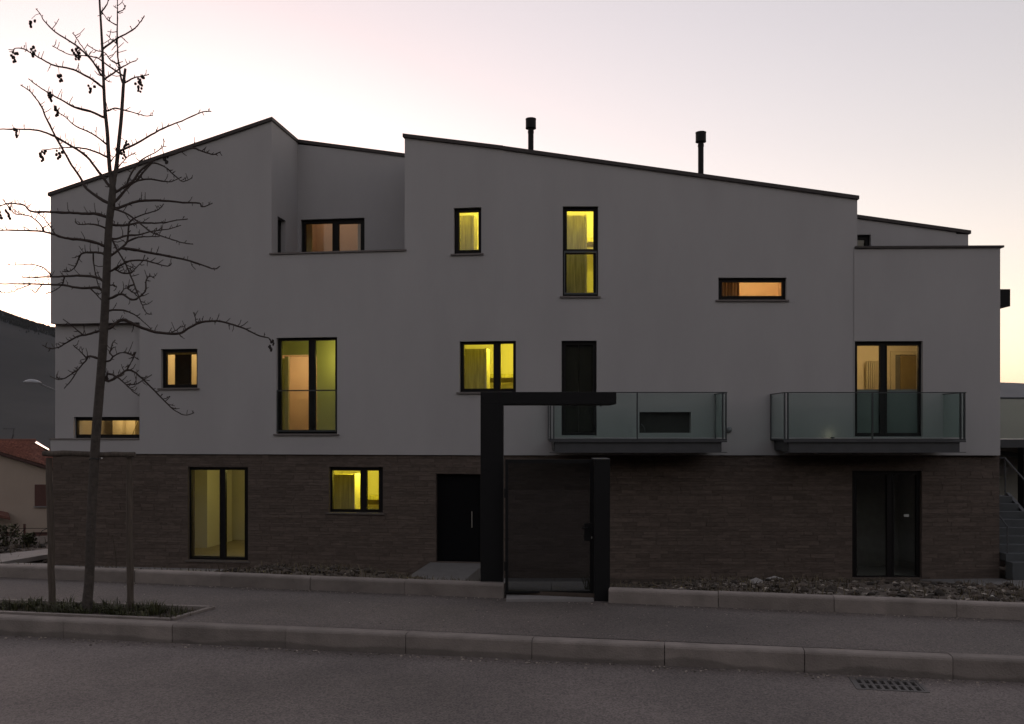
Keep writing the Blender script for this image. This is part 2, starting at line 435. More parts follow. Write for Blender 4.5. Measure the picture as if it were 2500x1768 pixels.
def far_tree(mb, x, y, z, h):
    r = h*rng.uniform(.22, .4); n = 6; b = len(mb.v); lean = rng.uniform(-.1, .1)*h
    for (k, rr) in ((.0, .35), (.3, 1.0), (.65, .7)):
        for q in range(n):
            a = 2*math.pi*q/n + k*3; rj = r*rr*rng.uniform(.75, 1.2)
            mb.v.append(Vector((x+rj*math.cos(a)+lean*k, y+rj*math.sin(a), z-1+h*k)))
    mb.v.append(Vector((x+lean, y, z+h)))
    for l in range(2):
        for q in range(n): mb.f.append((b+l*n+q, b+l*n+(q+1) % n, b+(l+1)*n+(q+1) % n, b+(l+1)*n+q))
    for q in range(n): mb.f.append((b+2*n+q, b+2*n+(q+1) % n, b+3*n))
for k in range(9000):
    px = rng.uniform(-120, 300); t = rng.random()
    if noise.noise(Vector((px*.02, t*9, 1))) < -.05 and t < .95: continue
    if t < .985: t = 1.0 if k % 5 == 0 else (.93+.07*rng.random() if k % 2 else t)
    if t < .9: continue
    X, z = hill_z(px, t); Yd = 380+(HYD-380)*t
    far_tree(mb, X*(.55+.45*t), Yd, z, rng.uniform(1.6, 3.8)*(.7 if t < .6 else 1))
tag(mb.build('wooded_slope', M_wood), 'dark woodland covering the far hillside behind the red roof', 'woodland', kind='stuff')
mb = MB(); FR = [(600, 1000), (1600, 960), (2200, 938), (2444, 933), (2470, 935), (2500, 936), (2800, 925), (3600, 960), (4600, 1000)]
FY = 6500.0; PXS = [600+4000*i/160 for i in range(161)]
for j in range(9):
    t = j/8
    for px in PXS:
        yy = interp(FR, px) + 1.6*noise.noise(Vector((px*.03, 0, 0)))
        r = EYE+(HY-yy)*FY/F
        mb.v.append(Vector(((px-CX)*FY/F, 4200+(FY-4200)*t, -60+(r+60)*t)))
for j in range(8):
    for i in range(160): mb.f.append((j*161+i, j*161+i+1, (j+1)*161+i+1, (j+1)*161+i))
tag(mb.build('far_hill', M_farhill, smooth=True), kind='structure')

# unseen slope added behind the camera to block the low orange sky
mb = MB()
for j in range(13):
    t = j/12
    for i in range(61):
        x = -400+800*i/60; mb.v.append(Vector((x, -11-t*120, -.3+34*smooth(t*1.1)+3*t*noise.noise(Vector((x*.02, t*3, 8))))))
for j in range(12):
    for i in range(60): mb.f.append((j*61+i, (j+1)*61+i, (j+1)*61+i+1, j*61+i+1))
tag(mb.build('hillside', M_hill, smooth=True), kind='structure')
# ------------------------------------------------------------------ concrete paths in the garden
def path_sheet(name, pts, z_up, mat_, thick=.12, zf=None):
    zf = zf or (lambda x, y: ground_z(x, y)+z_up)
    mb = MB(); n = len(pts)
    top = [Vector((x, y, zf(x, y))) for x, y in pts]
    mb.v += top + [p-Vector((0, 0, thick)) for p in top]
    mb.f.append(tuple(range(n)))
    for i in range(n): mb.f.append((i, i+n, (i+1) % n+n, (i+1) % n))
    return mb.build(name, mat_)
w2 = lambda f, u, d: tuple(f.w(u, d, 0).xy)
UL = LF.pix(123.5, 900)[0]
ap = [w2(LF, UL-1.3, -.95), w2(LF, LF.pix(655, 1390)[0], -.95), w2(LF, LF.pix(655, 1390)[0], .3), w2(LF, UL-1.3, .3)]
tag(path_sheet('concrete_apron', ap, 0, M_conc, zf=lambda x, y: -1.86), kind='structure')
sidep = [w2(LF, UL-1.9, -1.2), w2(LF, UL-.02, -.93), w2(LF, UL-.02, 9), w2(LF, UL-1.3, 9)]
mbp = path_sheet('concrete_path', [w2(LF, UL-3.4, -1.3), w2(LF, UL-1.3, -1.3), w2(LF, UL-1.3, 5.5), w2(LF, UL-1.7, 5.5)], 0, M_conc, zf=lambda x, y: -1.78-.03*(y-23))
tag(mbp, kind='structure')
# landing slab before the dark door
DZ = LF.pix(1118, 1374, .05)[1]
u0, u1 = LF.pix(1050, 1374)[0], LF.pix(1182, 1374)[0]
mb = MB(); mb.box(LF, u0, u1, -2.9, .02, DZ-.5, DZ)
tag(mb.build('landing', M_padc), kind='structure')
# path from the gate down to the landing: a run of slabs
gpa = bpy.data.objects.new('garden_path', None); COL.objects.link(gpa); gpa.location = (.35, 8.8, 0); tag(gpa, kind='structure')
lc = LF.w((u0+u1)/2, -3.0, 0)
PA, PB = Vector((.38, 8.80, 0)), Vector((1.0, 21.2, 0))
for k in range(10):
    for h in (0, 1):
        a, b = k/10+.002, (k+1)/10-.002
        A, Bq = PA.lerp(PB, a), PA.lerp(PB, b)
        wa, wb = .48+.72*a, .48+.72*b
        za, zb = ground_z(A.x, A.y)+.06, ground_z(Bq.x, Bq.y)+.06
        if k == 0: za = .02
        x0, x1 = (-1, -.006) if h == 0 else (.006, 1)
        lo = [A+Vector((x0*wa, 0, za-.14)), A+Vector((x1*wa, 0, za-.14)), Bq+Vector((x1*wb, 0, zb-.14)), Bq+Vector((x0*wb, 0, zb-.14))]
        mb = MB(); mb.hexa(lo+[p+Vector((0, 0, .14)) for p in lo]); mb.build('paving_slab', M_padc, gpa)
# slab by the outside stair on the right
pts = [(10.64, 20.6), (9.07, 17.7), (13.5, 16.4), (17, 20.9), (11.64, 20.93)]
tag(path_sheet('concrete_pad', pts, .05, M_padc, .3), kind='structure')
tag(path_sheet('concrete_strip', [(9.6, 21.2), (10.2, 20.45), (11.6, 20.6), (11.6, 21.35)], .03, M_padc, .2), kind='structure')
# ------------------------------------------------------------------ apartment building
B = thing('apartment_building', (0, YB+4, Z0), 'long pale three storey apartment building with stone clad ground floor and lit windows', 'building')
WT = .35                                # wall thickness
zpix = lambda fr, px, py, d=0: fr.pix(px, py, d)[1]
ZL = zpix(LF, 123, 470); UP = LF.pix(663, 290)[0]; ZP = zpix(LF, 663, 286)
UT = LF.pix(988, 450)[0]; ZT = zpix(LF, 987, 328); ZC = zpix(LF, 1228, 357)
UR = RF.pix(2093, 480)[0]; ZR = zpix(RF, 2095, 478)
RT = .085                                # roof thickness seen along the edge
def zl(u):                               # roof top, left frame
    if u <= UP: return ZL + (ZP-ZL)*(u-UL)/(UP-UL)
    if u <= UT: return ZP + (ZT-ZP)*(u-UP)/(UT-UP)
    return ZT + (ZC-ZT)*(u-UT)/(0-UT)
def zr(u): return ZC + (ZR-ZC)*u/UR
ZS = zpix(LF, 826, 617)                  # parapet of the sunk terrace
REC = .17
zlt, zrt = zpix(LF, 230, 1074), zpix(LF, 230, 789)
urc = LF.pix(340.5, 930)[0]
# openings, photo pixels on the wall face: outer, panes
O = {}
O['a'] = (393, 852, 482, 948); O['c'] = (675, 824, 823, 1060); O['f'] = (1108, 507, 1175, 620)
O['g'] = (1122, 833, 1259.5, 958); O['h'] = (1374, 504, 1460.5, 724); O['i'] = (1754, 678, 1920, 733)
O['d'] = (1371, 832, 1457, 1063); O['j'] = (2087, 833, 2253, 1066); O['v'] = (1561, 1006, 1687, 1057)
O['k'] = (456, 1141, 603, 1370); O['l'] = (802, 1141, 933, 1253); O['m'] = (1063, 1158, 1190, 1374); O['n'] = (2083, 1150, 2253, 1412)
rA, rC, rF = LF.rect(*O['a']), LF.rect(*O['c']), LF.rect(*O['f'])
rG = LF.rect(*O['g'])
rH, rI, rD, rV = (RF.rect(*O[k]) for k in 'hidv')
rJ = WF.rect(*O['j'])
uG = RF.pix(1259.5, 895)[0]
top = lambda u: zl(u)-RT
out = [(UL, ZB), (UL, zlt), (urc, zlt), (urc, zrt), (UL, zrt), (UL, top(UL)), (UP, top(UP)), (UP, ZS), (UT, ZS), (UT, top(UT)), (0, top(0)),
       (0, rG[3]), (rG[0], rG[3]), (rG[0], rG[1]), (0, rG[1]), (0, ZB)]
panel(LF, out, [ring(rA), ring(rC), ring(rF)], 0, WT).build('wall', M_plaster, B)
out = [(0, ZB), (0, rG[1]), (uG, rG[1]), (uG, rG[3]), (0, rG[3]), (0, zr(0)-RT), (UR, zr(UR)-RT), (UR, zpix(RF, 2090, 606)), (U2084, zpix(RF, 2090, 606)), (U2084, ZB)]
panel(RF, out, [ring(rH), ring(rI), ring(rD), ring(rV)], 0, WT).build('wall', M_plaster, B)
ZW = zpix(WF, 2270, 606); UWR = WF.pix(2442, 850)[0]
panel(WF, [(0, ZB), (UWR, ZB), (UWR, ZW), (0, ZW)], [ring(rJ)], 0, WT).build('wall', M_plaster, B)
# recess at the left, with its long low window
rB = LF.rect(180, 1018, 346, 1070, REC)
panel(LF, [(UL+.01, zlt-.04), (urc+.25, zlt-.04), (urc+.25, zrt+.04), (UL+.01, zrt+.04)], [ring(rB)], REC, .55).build('wall', M_plaster, B)
mb = MB(); mb.box(LF, UL-.03, urc-.004, -.02, REC-.003, zlt+.003, zlt+.035); mb.build('sill', M_sill, B)
# side and rear walls
zlow = .98
mb = MB(); mb.hexa([LF.w(UL, WT, Z0-.3), LF.w(UL+.3, WT, Z0-.3), LF.w(UL+.3, 9, Z0-.3), LF.w(UL, 9, Z0-.3),
                    LF.w(UL, WT, top(UL)-.01), LF.w(UL+.3, WT, top(UL)-.01), LF.w(UL+.3, 9, top(UL)-.01), LF.w(UL, 9, top(UL)-.01)])
mb.build('side_wall', M_plaster, B)
mb = MB(); mb.box(WORLD, XR-.3, XR, YB+1.55, YB+9.5, Z0-.3, zr(XR-XC)-RT-.02); mb.box(WORLD, XR-.3, XR-.002, YB+.4, YB+1.55, Z0-.3, ZW)
mb.build('side_wall', M_plaster, B)
mb = MB(); mb.box(WORLD, -10, XR-.3, YB+9.2, YB+9.5, Z0-.3, 6.6); mb.build('rear_wall', M_plaster, B)
# stone base: backing and openings
rK, rLk, rM = (LF.rect(*O[k]) for k in 'klm'); rN = RF.rect(*O['n'])
SD = .06
panel(LF, [(UL+.02, Z0-.2), (.0, Z0-.2), (.0, ZB-.002), (UL+.02, ZB-.002)], [ring(rK), ring(rLk), ring(rM)], SD, SD+WT).build('base_wall', M_mortar, B)
base_l = bpy.context.scene.objects['base_wall']
base_r = panel(RF, [(0, Z0-.2), (XR-XC-.01, Z0-.2), (XR-XC-.01, ZB-.002), (0, ZB-.002)], [ring(rN)], SD, SD+WT).build('base_wall', M_mortar, B)
mb = MB(); mb.box(RF, 0.02, XR-XC-.02, SD+.001, WT-.01, ZB-.001, ZB+.05); mb.box(LF, UL+.03, -.02, SD+.001, WT-.01, ZB-.001, ZB+.05); mb.build('base_ledge', M_mortar, B)
# stones, course by course
rng = random.Random(11); stones = []
def lay(fr, u_from, u_to, holes):
    z = Z0
    while z < ZB-.012:
        h = min(rng.choice([.045, .055, .06, .07, .085, .105]), ZB-.004-z)
        if ZB-.004-(z+h) < .03: h = ZB-.004-z
        segs = [(u_from, u_to)]
        for (a, b, c, d) in holes:
            if z+h > b+.004 and z < d-.004:
                ns = []
                for (s, e) in segs:
                    if a > s and c < e: ns += [(s, a), (c, e)]
                    elif a <= s < c < e: ns.append((c, e))
                    elif s < a < e <= c: ns.append((s, a))
                    elif a <= s and e <= c: pass
                    else: ns.append((s, e))
                segs = ns
        for (s, e) in segs:
            u = s
            while u < e-.01:
                L = rng.uniform(.18, .62)
                if e-(u+L) < .14: L = e-u
                stones.append((fr, u+.003, u+L-.003, z+.002, z+h-.002, rng.uniform(.003, .011), rng.random()))
                u += L
        z += h
lay(LF, UL+.02, -.002, [rK, rLk, rM]); lay(RF, .002, XR-XC-.012, [rN])
stones.sort(key=lambda s: -(s[2]-s[1])*(s[4]-s[3]) if s[4] > -1.7 else 0)
def stone_mb(mb, s):
    fr, a, b, c, d, pr, tn = s; e = .006; f1 = SD-pr
    mb.poly([fr.w(a, SD+.004, c), fr.w(b, SD+.004, c), fr.w(b, SD+.004, d), fr.w(a, SD+.004, d),
             fr.w(a+e, f1+rng.uniform(-.003, .003), c+e*.6), fr.w(b-e, f1+rng.uniform(-.003, .003), c+e*.6), fr.w(b-e, f1+rng.uniform(-.003, .003), d-e*.6), fr.w(a+e, f1+rng.uniform(-.003, .003), d-e*.6)],
            [(4, 5, 6, 7), (0, 1, 5, 4), (1, 2, 6, 5), (2, 3, 7, 6), (3, 0, 4, 7)], tn)
for s in stones[:300]:
    mb = MB(); stone_mb(mb, s); mb.build('stone', M_stone, base_l if s[0] is LF else base_r)
for fr, par in ((LF, base_l), (RF, base_r)):
    mb = MB()
    for s in stones[300:]:
        if s[0] is fr: stone_mb(mb, s)
    tag(mb.build('stone_courses', M_stone, par), kind='stuff')
# roof: left pitch, ridge, right pitch with the terrace cut out of it
def roof_piece(fr, pts, zf, name='roof', t=RT, up=0):
    mb = MB(); lo = [fr.w(u, d, zf(u)-t+up) for u, d in pts]; hi = [fr.w(u, d, zf(u)+up) for u, d in pts]
    return mb.hexa(lo+hi).build(name, M_roof, B)
TD = 1.73
roof_piece(LF, [(UL-.05, -.05), (UP+.03, -.05), (UP+.03, 9.3), (UL-.05, 9.3)], zl)
roof_piece(LF, [(UP+.03, TD-.04), (UT+.02, TD-.04), (UT+.02, 9.3), (UP+.03, 9.3)], zl)
roof_piece(LF, [(UT-.04, -.05), (.01, -.05), (.01, 9.3), (UT+.02, TD)], zl, up=.003)
roof_piece(RF, [(.0, -.05), (UR+.03, -.05), (UR+.03, 9.6), (1.3, 9.6)], zr, up=-.004)
WD = 1.55
roof_piece(RF, [(UR+.03, WD-.05), (XR-XC+.05, WD-.05), (XR-XC+.05, 9.6), (UR+.03, 9.6)], zr, up=-.004)
# edge trims under the metal and a few roof tile humps
mb = MB()
for k in range(46):
    u = .15+k*(UR-.3)/46; mb.box(RF, u, u+.03, -.058, -.05, zr(u)-RT-.018, zr(u)-RT+.02)
tag(mb.build('drip_clips', M_roof, B), kind='stuff')
for px, py in ((948, 378), (966, 380), (983, 381)):
    u, z = LF.pix(px, py, TD+.5); mb = MB(); mb.lathe(LF.w(u, TD+.5, zl(u)-.02), [(.11, 0), (.1, .05), (.05, .09), (.01, .1)], 12); mb.build('roof_cap', M_roof, B)
# sunk terrace
RW = Frame(LF.w(UP, 0, 0), LF.N, -LF.U)
du0 = max(WT+.03, RW.pix(676, 575)[0]); du1 = RW.pix(697.5, 575)[0]
tw = [(WT, ZS-1.2), (TD, ZS-1.2), (TD, top(UP)), (WT, top(UP))]
rDoor = (du0, ZS-.9, du1, zpix(RW, 687, 533))
panel(RW, tw, [ring(rDoor)], 0, .28).build('terrace_wall', M_plaster, B)
rE = LF.rect(734, 534, 890, 700, TD)
panel(LF, [(UP-.28, ZS-1.2), (UT+.3, ZS-1.2), (UT+.3, top(UT)-.003), (UP-.28, top(UP)-.003)], [ring(rE)], TD, TD+.3).build('terrace_wall', M_plaster, B)
mb = MB(); mb.hexa([LF.w(UT, WT, ZS-1.2), LF.w(UT+.28, WT, ZS-1.2), LF.w(UT+.28, TD, ZS-1.2), LF.w(UT, TD, ZS-1.2),
                    LF.w(UT, WT, top(UT)-.005), LF.w(UT+.28, WT, top(UT)-.045), LF.w(UT+.28, TD, top(UT)-.045), LF.w(UT, TD, top(UT)-.005)]); mb.build('terrace_wall', M_plaster, B)
mb = MB(); mb.box(LF, UP-.1, UT+.1, WT-.05, TD+.1, ZS-1.3, ZS-1.05); mb.build('terrace_floor', M_conc, B)
mb = MB(); mb.box(LF, UP-.045, UT+.045, -.04, -.002, ZS-.004, ZS+.035); mb.box(LF, UP+.004, UT-.004, -.002, WT+.03, ZS+.003, ZS+.033); mb.build('parapet_cap', M_sill, B)
wl = LF.w(UT, .9, zpix(LF, 984, 435, .9)); mb = MB()
mb.lathe(wl+Vector((-.07, 0, -.17)), [(.05, 0), (.1, .06), (.115, .17), (.1, .28), (.05, .33)], 14); mb.build('wall_lamp', M_dark, B, smooth=True)
# right wing terrace
mb = MB(); mb.box(RF, U2084+.02, XR-XC-.01, WT+.02, WD+.1, ZW-1.3, ZW-1.05); mb.build('terrace_floor', M_conc, B)
rP = RF.rect(2060, 573, 2126, 640, WD)
panel(RF, [(UR-.05, ZW-1.2), (XR-XC-.302, ZW-1.2), (XR-XC-.302, zr(XR-XC)-RT+.035), (UR-.05, zr(UR)-RT-.006)], [ring(rP)], WD, WD+.3).build('terrace_wall', M_plaster, B)
mb = MB(); mb.box(RF, XR-XC-.302, XR-XC-.004, WD-.002, WD+.3, ZW-1.2, zr(XR-XC)-RT-.012); mb.build('terrace_wall', M_plaster, B)
mb = MB(); mb.box(WF, .02, UWR+.07, -.05, WT+.03, ZW+.002, ZW+.05); mb.build('parapet_cap', M_roof, B)
# roof vents
for px, yt, yb, yc in ((1296, 290, 372, 314), (1711, 323, 432, 347)):
    Yv = YB+1.6; s = Yv/F; c = P(px, yb, Yv); H = (yb-yt)*s; hc = (yc-yt)*s; r = 6.8*s; R = 13*s
    u = c.x-XC
    mb = MB(); base = Vector((c.x, c.y, zr(u)-.06)); Ht = P(px, yt, Yv).z-base.z
    mb.lathe(base, [(r, 0), (r, Ht-hc-.12), (r*1.1, Ht-hc-.12), (r*1.1, Ht-hc-.06), (r, Ht-hc-.06), (r, Ht-hc+.03)], 20)
    v = mb.build('roof_vent', M_dark, B)
    mb = MB(); mb.lathe(base+Vector((0, 0, Ht-hc)), [(R*.85, 0), (R, .0), (R, .02), (R*.97, .025), (R*.97, hc-.03), (R, hc-.03), (R, hc-.005), (R*.7, hc)], 24); mb.build('cowl', M_dark, v)
# box on the right hand side wall
Yb_ = 22.6; a = P(2466.5, 706, Yb_); b = P(2466.5, 748, Yb_)
mb = MB(); mb.box(WORLD, XR-.01, a.x, Yb_, Yb_+.5, b.z, a.z); wb = mb.build('wall_box', M_dark, B)

# ------------------------------------------------------------------ windows
def window(fr, r, panes_px, d=.10, sill=True, name='window', glass=M_glass, thick=.07, deep=0, rail=None, px_sill=None, inset=.006):
    d = d+deep
    panes = [fr.rect(*p, d) for p in panes_px]
    w = panel(fr, ring(grow(r, .012)), [ring(p) for p in panes], d, d+thick).build(name, M_frame, B)
    for p in panes:
        # sash bead, a step inside the frame
        g = grow(p, .028); panel(fr, ring(g), [ring(grow(p, -.001))], d-.016, d+.001).build('sash', M_frame, w)
        q = grow(p, .006); mb = MB(); mb.box(fr, q[0], q[2], d+.03, d+.042, q[1], q[3]); mb.build('pane', glass, w)
    if sill:
        mb = MB(); mb.box(fr, r[0]-.07, r[2]+.055, deep-.045, deep-.002, r[1]-.035, r[1]+.004); mb.box(fr, r[0]+.003, r[2]-.003, deep-.002, d, r[1]+.003, r[1]+.012)
        mb.build('sill', M_sill if deep != SD else M_stone_sill, w)
    return w
wA = window(LF, rA, [(406, 861, 481, 939)])
wB = window(LF, rB, [(190, 1027, 343, 1061)], deep=REC, sill=False)
wC = window(LF, rC, [(687, 832, 754, 1050), (770, 831, 819, 1050)])
wE = window(LF, rE, [(746, 546, 812, 690), (827, 546, 881, 690)], deep=TD, sill=False)
wF = window(LF, rF, [(1121, 518, 1168.5, 611)])
wG = window(LF, (rG[0], rG[1], LF.pix(1262, 895)[0], rG[3]), [(1133, 841, 1205, 949), (1222, 839, 1253, 949)], sill=False)
mb = MB(); mb.box(LF, rG[0]-.07, -.004, -.045, -.002, rG[1]-.035, rG[1]+.004); mb.box(LF, rG[0]+.003, .2, .004, .1, rG[1]+.003, rG[1]+.012); mb.build('sill', M_sill, wG)
wH = window(RF, rH, [(1384, 515, 1449, 609), (1383, 620, 1449, 715)])
wI = window(RF, rI, [(1762, 689, 1909, 723)])
wJ = window(WF, rJ, [(2092, 844, 2148, 1057), (2165, 844, 2242, 1057)], sill=False)
for a_, b_ in ((2092, 2148), (2165, 2242)):
    q = WF.rect(a_-.5, 951, b_+.5, 1057, .16); mb = MB(); mb.box(WF, q[0]-.01, q[2]+.01, .155, .162, q[1]-.01, q[3]); mb.build('lower_panel', mat('lower_panel', (.155, .185, .19), .5, .05) if 'lower_panel' not in MATS else MATS['lower_panel'], wJ)  # opaque blue-grey sheet behind the lower part of each pane
wK = window(LF, rK, [(467, 1147.5, 537, 1361), (551, 1147.5, 598, 1361)], deep=SD)
wL = window(LF, rLk, [(812, 1149, 880, 1243), (896, 1149, 925, 1243)], deep=SD)
wN = window(RF, rN, [(2091, 1159, 2165, 1406), (2182, 1159, 2237, 1406)], deep=SD, sill=False)
wP = window(RF, rP, [(2064, 585, 2112, 640)], deep=WD, sill=False)
# shutter-closed balcony door, terrace door, front door
wD = window(RF, rD, [(1381, 842, 1448, 1056)], sill=False, name='balcony_door')
um = (rD[0]+rD[2])/2
for a_, b_ in ((rD[0]+.02, um-.003), (um+.003, rD[2]-.02)):
    mb = MB(); mb.box(RF, a_, b_, .185, .205, rD[1]+.01, rD[3]-.01); mb.build('shutter', mat('shutter_dark', (.020, .020, .014), .8, spec=.1) if 'shutter_dark' not in MATS else MATS['shutter_dark'], wD)
w5 = panel(RW, ring(grow(rDoor, .012)), [], .13, .19).build('terrace_door', M_frame, B)
mb = MB(); mb.box(RW, rDoor[0]+.09, rDoor[2]-.09, .122, .1305, rDoor[1]+.1, rDoor[3]-.1); mb.build('door_leaf', M_dark, w5)
fd = panel(LF, ring(grow(rM, .01)), [], SD+.13, SD+.18).build('front_door', mat('door_paint', (.0045, .0045, .0055), .7, .1, spec=.05), B)
ua, ub = LF.pix(1076, 1260, SD)[0], LF.pix(1166, 1260, SD)[0]
mb = MB(); mb.box(LF, ua, ub, SD+.115, SD+.131, rM[1]+.03, rM[3]-.1); mb.build('door_leaf', MATS['door_paint'], fd)
uh = LF.pix(1150, 1270, 0)[0]; zh0, zh1 = zpix(LF, 1150, 1290), zpix(LF, 1150, 1250)
mb = MB(); mb.tube([LF.w(uh, SD+.06, zh0), LF.w(uh, SD+.06, zh1)], .011)
mb.tube([LF.w(uh, SD+.06, zh0+.04), LF.w(uh, SD+.12, zh0+.04)], .007); mb.tube([LF.w(uh, SD+.06, zh1-.04), LF.w(uh, SD+.12, zh1-.04)], .007)
mb.build('door_handle', mat('brushed_steel', (.4, .4, .38), .35, .05, metal=.8), fd)
# utility recess behind the balcony
mb = MB(); mb.box(RF, rV[0]-.01, rV[2]+.01, .18, .2, rV[1]-.01, rV[3]+.01); ur = mb.build('utility_recess', mat('recess_board', (.022, .021, .018), .8), B)
p0 = RF.w(rV[0]+.05, .1, rV[1]+.22); mb = MB()
mb.tube([p0, p0+Vector((.05, -.02, -.05)), p0+Vector((.09, -.02, -.12)), p0+Vector((.1, 0, -.21))], .006); mb.build('cable', mat('cable_grey', (.12, .12, .12), .6), ur)
# guards before the tall windows
def guard(fr, x0, x1, y0, y1, win, top_t=.03):
    d0, d1 = -.02, .012
    u0, z0, u1, z1 = fr.rect(x0, y0, x1, y1)
    g = MB(); g.box(fr, u0, u1, d0, d1, z1-top_t, z1); g.box(fr, u0, u1, d0, d1, z0, z0+.035)
    g.box(fr, u0, u0+.022, d0+.004, d1-.004, z0+.035, z1-top_t); g.box(fr, u1-.022, u1, d0+.004, d1-.004, z0+.035, z1-top_t)
    o = g.build('guard_rail', M_rail, win)
    m = MB(); m.box(fr, u0+.022, u1-.022, -.008, .0, z0+.035, z1-top_t); m.build('guard_glass', M_clear, win)
guard(LF, 676.5, 821.5, 952, 1054, wC); guard(RF, 1377, 1457.5, 613, 719, wH, .04)

# ------------------------------------------------------------------ balconies
def balcony(fr, X0, X1, dep, posts):
    zt, zf = 2.455, 1.40
    mb = MB(); U0, U1 = X0-fr.O.x, X1-fr.O.x
    mb.box(fr, U0, U1, -dep, .0, zf-.04, zf)
    bal = mb.build('balcony', M_steel, B)
    e = MB(); e.box(fr, U0, U1, -dep-.01, -dep+.1, zf-.075, zf-.045); e.box(fr, U0+.0, U1, -dep-.01, -dep+.10, zf-.31, zf-.297)
    e.box(fr, U0+.12, U1-.12, -dep+.045, -dep+.055, zf-.297, zf-.075)
    e.build('edge_beam', M_steel, bal)
    for uu in (U0+.1, (U0+U1)/2, U1-.2):
        m = MB(); m.box(fr, uu, uu+.1, -dep+.1, -.002, zf-.28, zf-.045); m.build('bracket', M_steel, bal)
    r = MB(); r.box(fr, U0-.005, U1+.005, -dep-.012, -dep+.028, zt-.022, zt); r.box(fr, U0-.005, U0+.035, -dep+.028, -.003, zt-.022, zt); r.box(fr, U1-.035, U1+.005, -dep+.028, -.003, zt-.022, zt)
    r.build('top_rail', M_rail, bal)
    for X in posts:
        u = X-fr.O.x; m = MB(); m.box(fr, u-.013, u+.013, -dep-.002, -dep+.05, zf-.04, zt-.022); m.build('post', M_rail, bal)
    for uu in (U0+.0, U1-.014):
        m = MB(); m.box(fr, uu, uu+.014, -.06, -.004, zf, zt-.022); m.build('post', M_rail, bal)
    xs = [X-fr.O.x for X in posts]
    for a, b in zip(xs, xs[1:]):
        if b-a < .2: continue
        m = MB(); m.box(fr, a+.012, b-.012, -dep+.006, -dep+.018, zf+.03, zt-.03); m.build('glass_panel', M_bglass, bal)
    for uu in (U0+.012, U1-.024):
        m = MB(); m.box(fr, uu, uu+.012, -dep+.05, -.07, zf+.03, zt-.03); m.build('glass_panel', M_bglass, bal)
    return bal
DEP = 1.15; YF = YB-DEP; bx = lambda px: (px-CX)*YF/F
bal1 = balcony(RF, bx(1342), bx(1775), DEP, [bx(1344), bx(1352), bx(1556), bx(1765), bx(1773)])
bal2 = balcony(RF, bx(1916), bx(2361), DEP-.05, [bx(1918), bx(1926), bx(2133), bx(2349), bx(2358.5)])
fl = RF.w(RF.pix(2024, 1060)[0], -.22, 1.4); mb = MB(); mb.lathe(fl, [(.05, 0), (.05, .03), (.035, .035)], 14); flo = mb.build('floor_light', M_steel, bal2)
ll = bpy.data.lights.new('floor_light_lamp', 'POINT'); ll.energy = .02; ll.color = (1, .85, .55); ll.shadow_soft_size = .02
lo_ = bpy.data.objects.new('floor_light_lamp', ll); COL.objects.link(lo_); lo_.location = fl+Vector((0, .08, .09))-origin(bal2); lo_.parent = bal2
sp = RF.w(RF.pix(1779, 1049)[0], -.06, zpix(RF, 1779, 1049)); mb = MB()
mb.lathe(sp-Vector((0, 0, .07)), [(.01, 0), (.05, .02), (.07, .07), (.05, .12), (.01, .14)], 14); mb.tube([sp, sp+Vector((0, .07, 0))], .03); mb.build('wall_lamp', mat('lamp_grey', (.17, .18, .19), .5), B, smooth=True)
# ------------------------------------------------------------------ lit rooms behind the windows
M_room = mat('room_paint', (.68, .64, .55), .9, .04, 1.2)
M_roomg = mat('room_paint_green', (.55, .57, .36), .9, .04, 1.2)
M_roomp = mat('room_paint_peach', (.62, .50, .40), .9, .04, 1.2)
M_floor = mat('room_floor', (.30, .25, .18), .5, .1, 3)
M_wooddoor = mat('stained_wood', (.42, .385, .18), .55, .35, 3, stretch=(7, 7, .5))
M_white = mat('white_trim', (.50, .47, .38), .6, .04)
M_counter = mat('counter_front', (.26, .22, .12), .6, .1)
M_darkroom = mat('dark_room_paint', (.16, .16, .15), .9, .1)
YEL, AMB, GRN, PCH = (1, .86, .075), (1, .64, .26), (1, .86, .2), (1, .66, .40)
def room(fr, px0, px1, zf, zc, depth, d0, mat_, lamp=None, power=4, color=YEL, lamp_px=None, lamp_d=None, ext=(0, 0), lamp_drop=.35, back=True):
    u0, u1 = fr.pix(px0, 900, d0)[0]-ext[0], fr.pix(px1, 900, d0)[0]+ext[1]; d1 = d0+depth
    w = fr.w; mb = MB()
    mb.poly([w(u0,d0,zf), w(u1,d0,zf), w(u1,d1,zf), w(u0,d1,zf), w(u0,d0,zc), w(u1,d0,zc), w(u1,d1,zc), w(u0,d1,zc)],
            [(4,7,6,5), (1,5,6,2), (3,7,4,0)]+([(2,6,7,3)] if back else []))
    r = mb.build('room', mat_, B)
    m = MB(); m.box(fr, u0+.001, u1-.001, d0, d1-.001, zf+.001, zf+.012); m.build('floor', M_floor if power else M_darkroom, r)
    if power:
        l = bpy.data.lights.new('room_lamp', 'POINT'); l.energy = power*1.35; l.color = color; l.shadow_soft_size = .07
        lo = bpy.data.objects.new('room_lamp', l); COL.objects.link(lo)
        uu = fr.pix(lamp_px, 900, lamp_d)[0] if lamp_px is not None else (u0+u1)/2
        lo.location = w(uu, lamp_d if lamp_d is not None else (d0+d1)/2, zc-lamp_drop)
        lo.parent = r; lo.location -= origin(r)
    return r
def rbox(r, name, fr, rect_px, d, thick, mat_, zmin=None):
    u0, z0, u1, z1 = fr.rect(*rect_px, d)
    if zmin is not None: z0 = zmin
    m = MB(); m.box(fr, u0, u1, d, d+thick, z0, z1); return m.build(name, mat_, r)
G0, G1, G2 = -1.6, 1.5, 4.72            # floor levels
CE = 2.62
d0 = WT-.03
